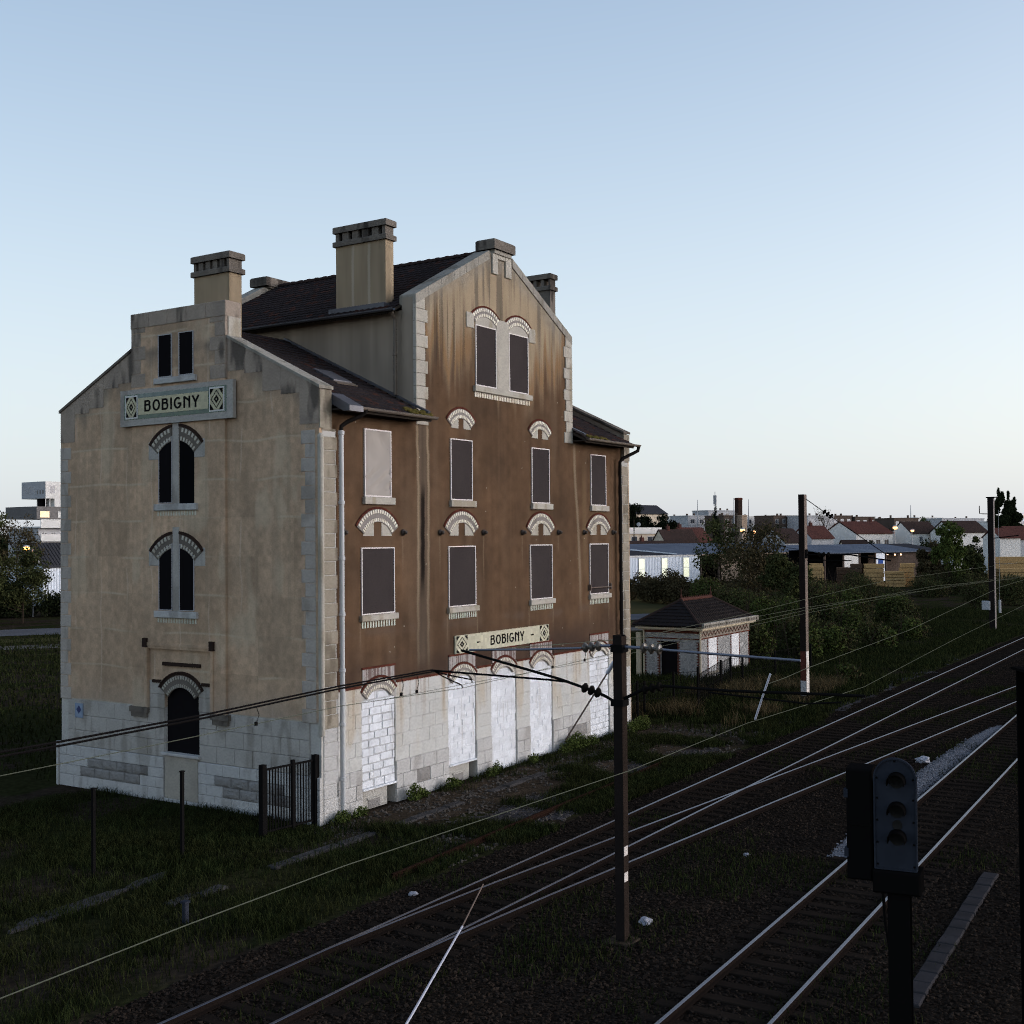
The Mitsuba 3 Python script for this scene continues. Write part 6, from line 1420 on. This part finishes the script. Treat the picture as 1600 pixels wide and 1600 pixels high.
AB = [('white apartment block with a balcony front right of the pines', (341.7, 149.8), 5.9, 14.2, 'm_white_wall', 2, 2), ('pale grey plain apartment block left of the conifer', (335.9, 140.3), 8.0, 14.2, 'm_grey_wall', 2, 2), ('wide pale block rising behind the conifer', (386.1, 154.5), 14.7, 17.0, 'm_grey_wall', 4, 2),
      ('dark brick apartment block with the tall chimney', (332.9, 126.5), 7.7, 14.0, 'm_brown_wall', 3, 3), ('narrow tan apartment block right of the chimney', (336.9, 122.0), 2.2, 14.0, 'm_tan_wall', 0, 0), ('white apartment block behind the two orange lamps', (355.6, 128.1), 3.6, 14.0, 'm_white_wall', 1, 2), ('grey white apartment block right of the two orange lamps', (375.9, 133.4), 10.3, 14.0, 'm_grey_wall', 3, 2),
      ('brown apartment block left of the mast with the painted foot', (351.1, 116.6), 12.3, 14.0, 'm_brown_wall', 4, 2), ('pale grey apartment block right behind the mast with the painted foot', (352.2, 105.6), 12.1, 13.8, 'm_grey_wall', 3, 2), ('brown apartment block above the house with three front windows, left one', (366.3, 102.0), 9.5, 13.9, 'm_brown_wall', 3, 1),
      ('brown apartment block above the house with three front windows, right one', (375.4, 97.1), 9.8, 13.5, 'm_brown_wall', 3, 1), ('grey apartment block left of the brown one with the antenna', (399.8, 96.2), 8.7, 13.0, 'm_grey_wall', 2, 1), ('brown apartment block with the antenna above the middle gable of the terrace', (392.7, 88.7), 12.7, 13.1, 'm_brown_wall', 4, 1),
      ('white far block below the small round skyline tree', (438.1, 91.9), 14.5, 13.8, 'm_white_wall', 4, 1), ('long grey far block left of the far right mast', (422.3, 79.5), 24.2, 13.2, 'm_grey_wall', 7, 1), ('white far block at the right edge of the picture', (421.2, 62.7), 20.7, 11.8, 'm_white_wall', 5, 1)]
for a in AB: block(*a)
ch = thing('brick_chimney', 'tall dark square brick chimney on the skyline', 'chimney')
obj('shaft', MB().cham(-.75, .95, -.8, .8, 10, 20.0, '+z', .1).xf((340.1, 124.4, 0), -25), 'm_brick_dark', ch); obj('crown', MB().box(-.9, 1.1, -.95, .95, 19.4, 19.8).xf((340.1, 124.4, 0), -25), 'm_brick', ch)
def antenna(label, x, y, z0, z1, panels=False):
    k = thing('antenna_mast', label, 'antenna'); obj('pole', MB().tube([(x, y, z0 - 2), (x, y, z1)], [.22, .10], 6), 'm_grey_wall', k)
    if panels:
        for a in range(3): obj('panel_antenna', MB().box(.25, .55, -.25, .25, z1 - 4.2, z1 - 1.2).xf((x, y, 0), a * 120 + 20), 'm_grey_wall', k)
        obj('ring', MB().lathe([(.5, 0), (.6, .1), (.5, .2)], (x, y, z1 - 4.6), n=10), 'm_grey_wall', k)
antenna('thin antenna mast on the pale grey block, leftmost on the skyline', 337.6, 137.6, 13, 19.6)
antenna('mobile phone mast with panel antennas behind the conifer', 349.9, 136.6, 13, 22.6, True)
antenna('thin antenna mast just left of the brick chimney', 334.6, 123.7, 13, 19.8)
antenna('thin antenna mast right of the brick chimney', 356.0, 127.2, 13, 20.0)
antenna('thin antenna mast above the middle gable of the terrace', 405.9, 86.4, 12, 18.0)
r = np.random.default_rng(92)
bl = []
for x, y, h in ((205, 64, 6.8), (212, 47.5, 6.6), (228, 40, 6.8), (232, 61, 8.6), (250, 52, 9.0), (246, 33, 8.0), (215, 27, 6.0), (200, 68, 6.4), (262, 72, 9.0), (300, 100, 11.5), (310, 76, 11.0), (330, 84, 11.5), (290, 58, 10.0), (340, 70, 11.5)):
    for _ in range(5): bl.append((x + r.normal(0, 1.3), y + r.normal(0, 1.3), h * r.uniform(.45, .75), 1.5, 1.5, h * .28))
obj('garden_trees', leaves(26000, bl, .20, 93), 'm_leaf_dark', kind='stuff', label='dark garden trees between the far houses and apartment blocks', cat='trees')
# lit street lamps
def street_lamp(label, x, y, z, rad, col, deg=200):
    k = thing('street_lamp', label, 'street lamp', None)
    obj('pole', MB().tube([(x, y, 0), (x, y, z - .6), (x + .1 * math.cos(math.radians(deg)), y + .1 * math.sin(math.radians(deg)), z), (x + .9 * math.cos(math.radians(deg)), y + .9 * math.sin(math.radians(deg)), z + .12)], [.10, .07, .06, .05], 6), 'm_grey_wall', k)
    p = np.array([x + 1.1 * math.cos(math.radians(deg)), y + 1.1 * math.sin(math.radians(deg)), z + .02])
    m = trimesh.creation.icosphere(2, rad); obj('lamp', MB().add(m.vertices * [1.2, 1.2, .8] + p, m.faces), 'm_white_wall', k, emitter=lamp(col))
    obj('lamp_hood', MB().lathe([(rad * 1.35, .0), (rad * 1.1, rad * .5), (.03, rad * .8)], p + [0, 0, rad * .62], n=12), 'm_grey_wall', k)
O_ = (1.5, .62, .19)
street_lamp('lit orange street lamp on the left of the pair right of the brick chimney', 218.6, 74.9, 8.8, .42, O_)
street_lamp('lit orange street lamp on the right of the pair right of the brick chimney', 215.1, 71.1, 8.4, .45, O_)
street_lamp('lit orange street lamp at the left gable of the terrace', 215.9, 42.0, 8.9, .38, O_)
street_lamp('lit orange street lamp on the thin pole between the terrace gables', 218.0, 39.2, 8.3, .28, O_)
street_lamp('lit orange street lamp glowing through the trees at far left', 51.4, 84.2, 6.9, .24, (5.0, 1.5, .25))
# modern block and barn at far left
MBK = thing('modern_block', 'modern white cubic apartment block with stacked terraces at far left', 'apartment block')
N3 = (134.0, 195.9, 0)
obj('upper_floor', MB().box(0, 13, .0, 8, 16.75, 20.35).xf(N3, 0), 'm_white_wall', MBK)
obj('side_cladding', MB().box(-.06, 0, .1, 8, 16.80, 20.30).xf(N3, 0), 'm_grey_wall', MBK)
for a in (.6, 1.5, 2.4): obj('slot_window', MB().box(-.09, -.05, a, a + .45, 17.7, 18.5).xf(N3, 0), 'm_far_glass', MBK)
for k in range(6): obj('side_window', MB().box(-.085, -.05, 3.4 + k * .75, 3.4 + k * .75 + .45, 17.6, 19.4).xf(N3, 0), 'm_grey_frame', MBK)
win(MBK, .95, 2.35, 17.8, 19.6, N3, 0)
obj('recess', MB().box(2.2, 13, .02, 6, 15.0, 16.75).xf(N3, 0), 'm_white_wall', MBK)
obj('recess_back', MB().box(-.0, 2.2, 2.5, 2.7, 15.0, 16.75).xf(N3, 0), 'm_void', MBK)
for a in (0.2, 1.2): obj('column', MB().box(a, a + .15, .3, .45, 15.0, 16.75).xf(N3, 0), 'm_white_wall', MBK)
obj('grey_floor', MB().box(-3.2, 13, -1.5, 9, 12.4, 14.98).xf(N3, 0), 'm_modern_grey', MBK)
for a, b, m_, e in ((-2.4, -.2, 'm_cream_wall', (.34, .24, .12)), (1.9, 3.2, 'm_white_wall', None), (3.9, 4.6, 'm_cream_wall', (.22, .16, .08)), (5.6, 6.9, 'm_white_wall', (.20, .19, .17))):
    obj('window', MB().box(a, b, -1.54, -1.49, 12.7, 14.0).xf(N3, 0), m_, MBK, **({'emitter': lamp(e)} if e else {}))
for z0, z1 in ((10.8, 12.3), (8.0, 9.2)):
    obj('terrace', MB().box(-3.0, 13, -2.6, 4, z0 - .3, z0).box(-3.0, 13, -2.6, -2.45, z0, z1).xf(N3, 0), 'm_white_wall', MBK)
obj('lower_floors', MB().box(-2.6, 13, -1.2, 9, 0, 10.5).xf(N3, 0), 'm_grey_wall', MBK)
for q in range(2):
    for a in (-1.8, .4, 2.6, 4.8): win(MBK, a, a + 1.2, 3.4 + q * 4.6, 5.0 + q * 4.6, (N3[0], N3[1] - 1.2, 0), 0)
BN = thing('white_barn', 'white ribbed barn with a tall dark roof at far left, beside the station corner', 'barn')
N3 = (64.6, 100.9, 0)
obj('wall', MB().box(0, 14, .06, 9, 0, 4.65).xf(N3, 0), 'm_corrugated', BN)
rb_ = MB()
for k in range(36): rb_.poly(Polygon([(k * .38, .06), (k * .38 + .06, 0), (k * .38 + .2, 0), (k * .38 + .26, .06)]), 'xy', .05, 4.6)
obj('rib', rb_.xf(N3, 0), 'm_corrugated', BN, kind='stuff')
obj('roof', MB().add([(-.2, -.25, 4.66), (14, -.25, 4.66), (14, 2.6, 7.45), (-.2, 2.6, 7.45), (-.2, 9, 7.4), (14, 9, 7.4), (-.2, -.25, 4.5), (14, -.25, 4.5)], [[0, 1, 2, 3], [3, 2, 5, 4], [0, 6, 7, 1]]).xf(N3, 0), 'm_roof_slate', BN)
rr_ = MB()
for k in range(30): rr_.bar((k * .46, -.2, 4.76), (k * .46, 2.5, 7.42), .06, .08)
obj('roof_rib', rr_.xf(N3, 0), 'm_roof_slate', BN, kind='stuff')
# wooded rise that closes the view behind the houses
r = np.random.default_rng(90)
bl = [(x, y, h * .45, 7, 7, h * .55) for x, y, h in [(*(EYE[:2] + np.array([math.cos(a), math.sin(a)]) * d), hh) for a, d, hh in zip(np.radians(np.linspace(6, 66, 90)), r.uniform(480, 700, 90), r.uniform(7.5, 12.5, 90))]]
obj('distant_trees', leaves(60000, bl, .9, 91), 'm_leaf_dark', kind='stuff', label='low band of distant trees on the horizon', cat='trees')
bl = [(62 + 16 * r.random(), 104 + 10 * r.random(), h * .45, 2.4, 2.4, h * .55) for h in r.uniform(3, 6, 10)]
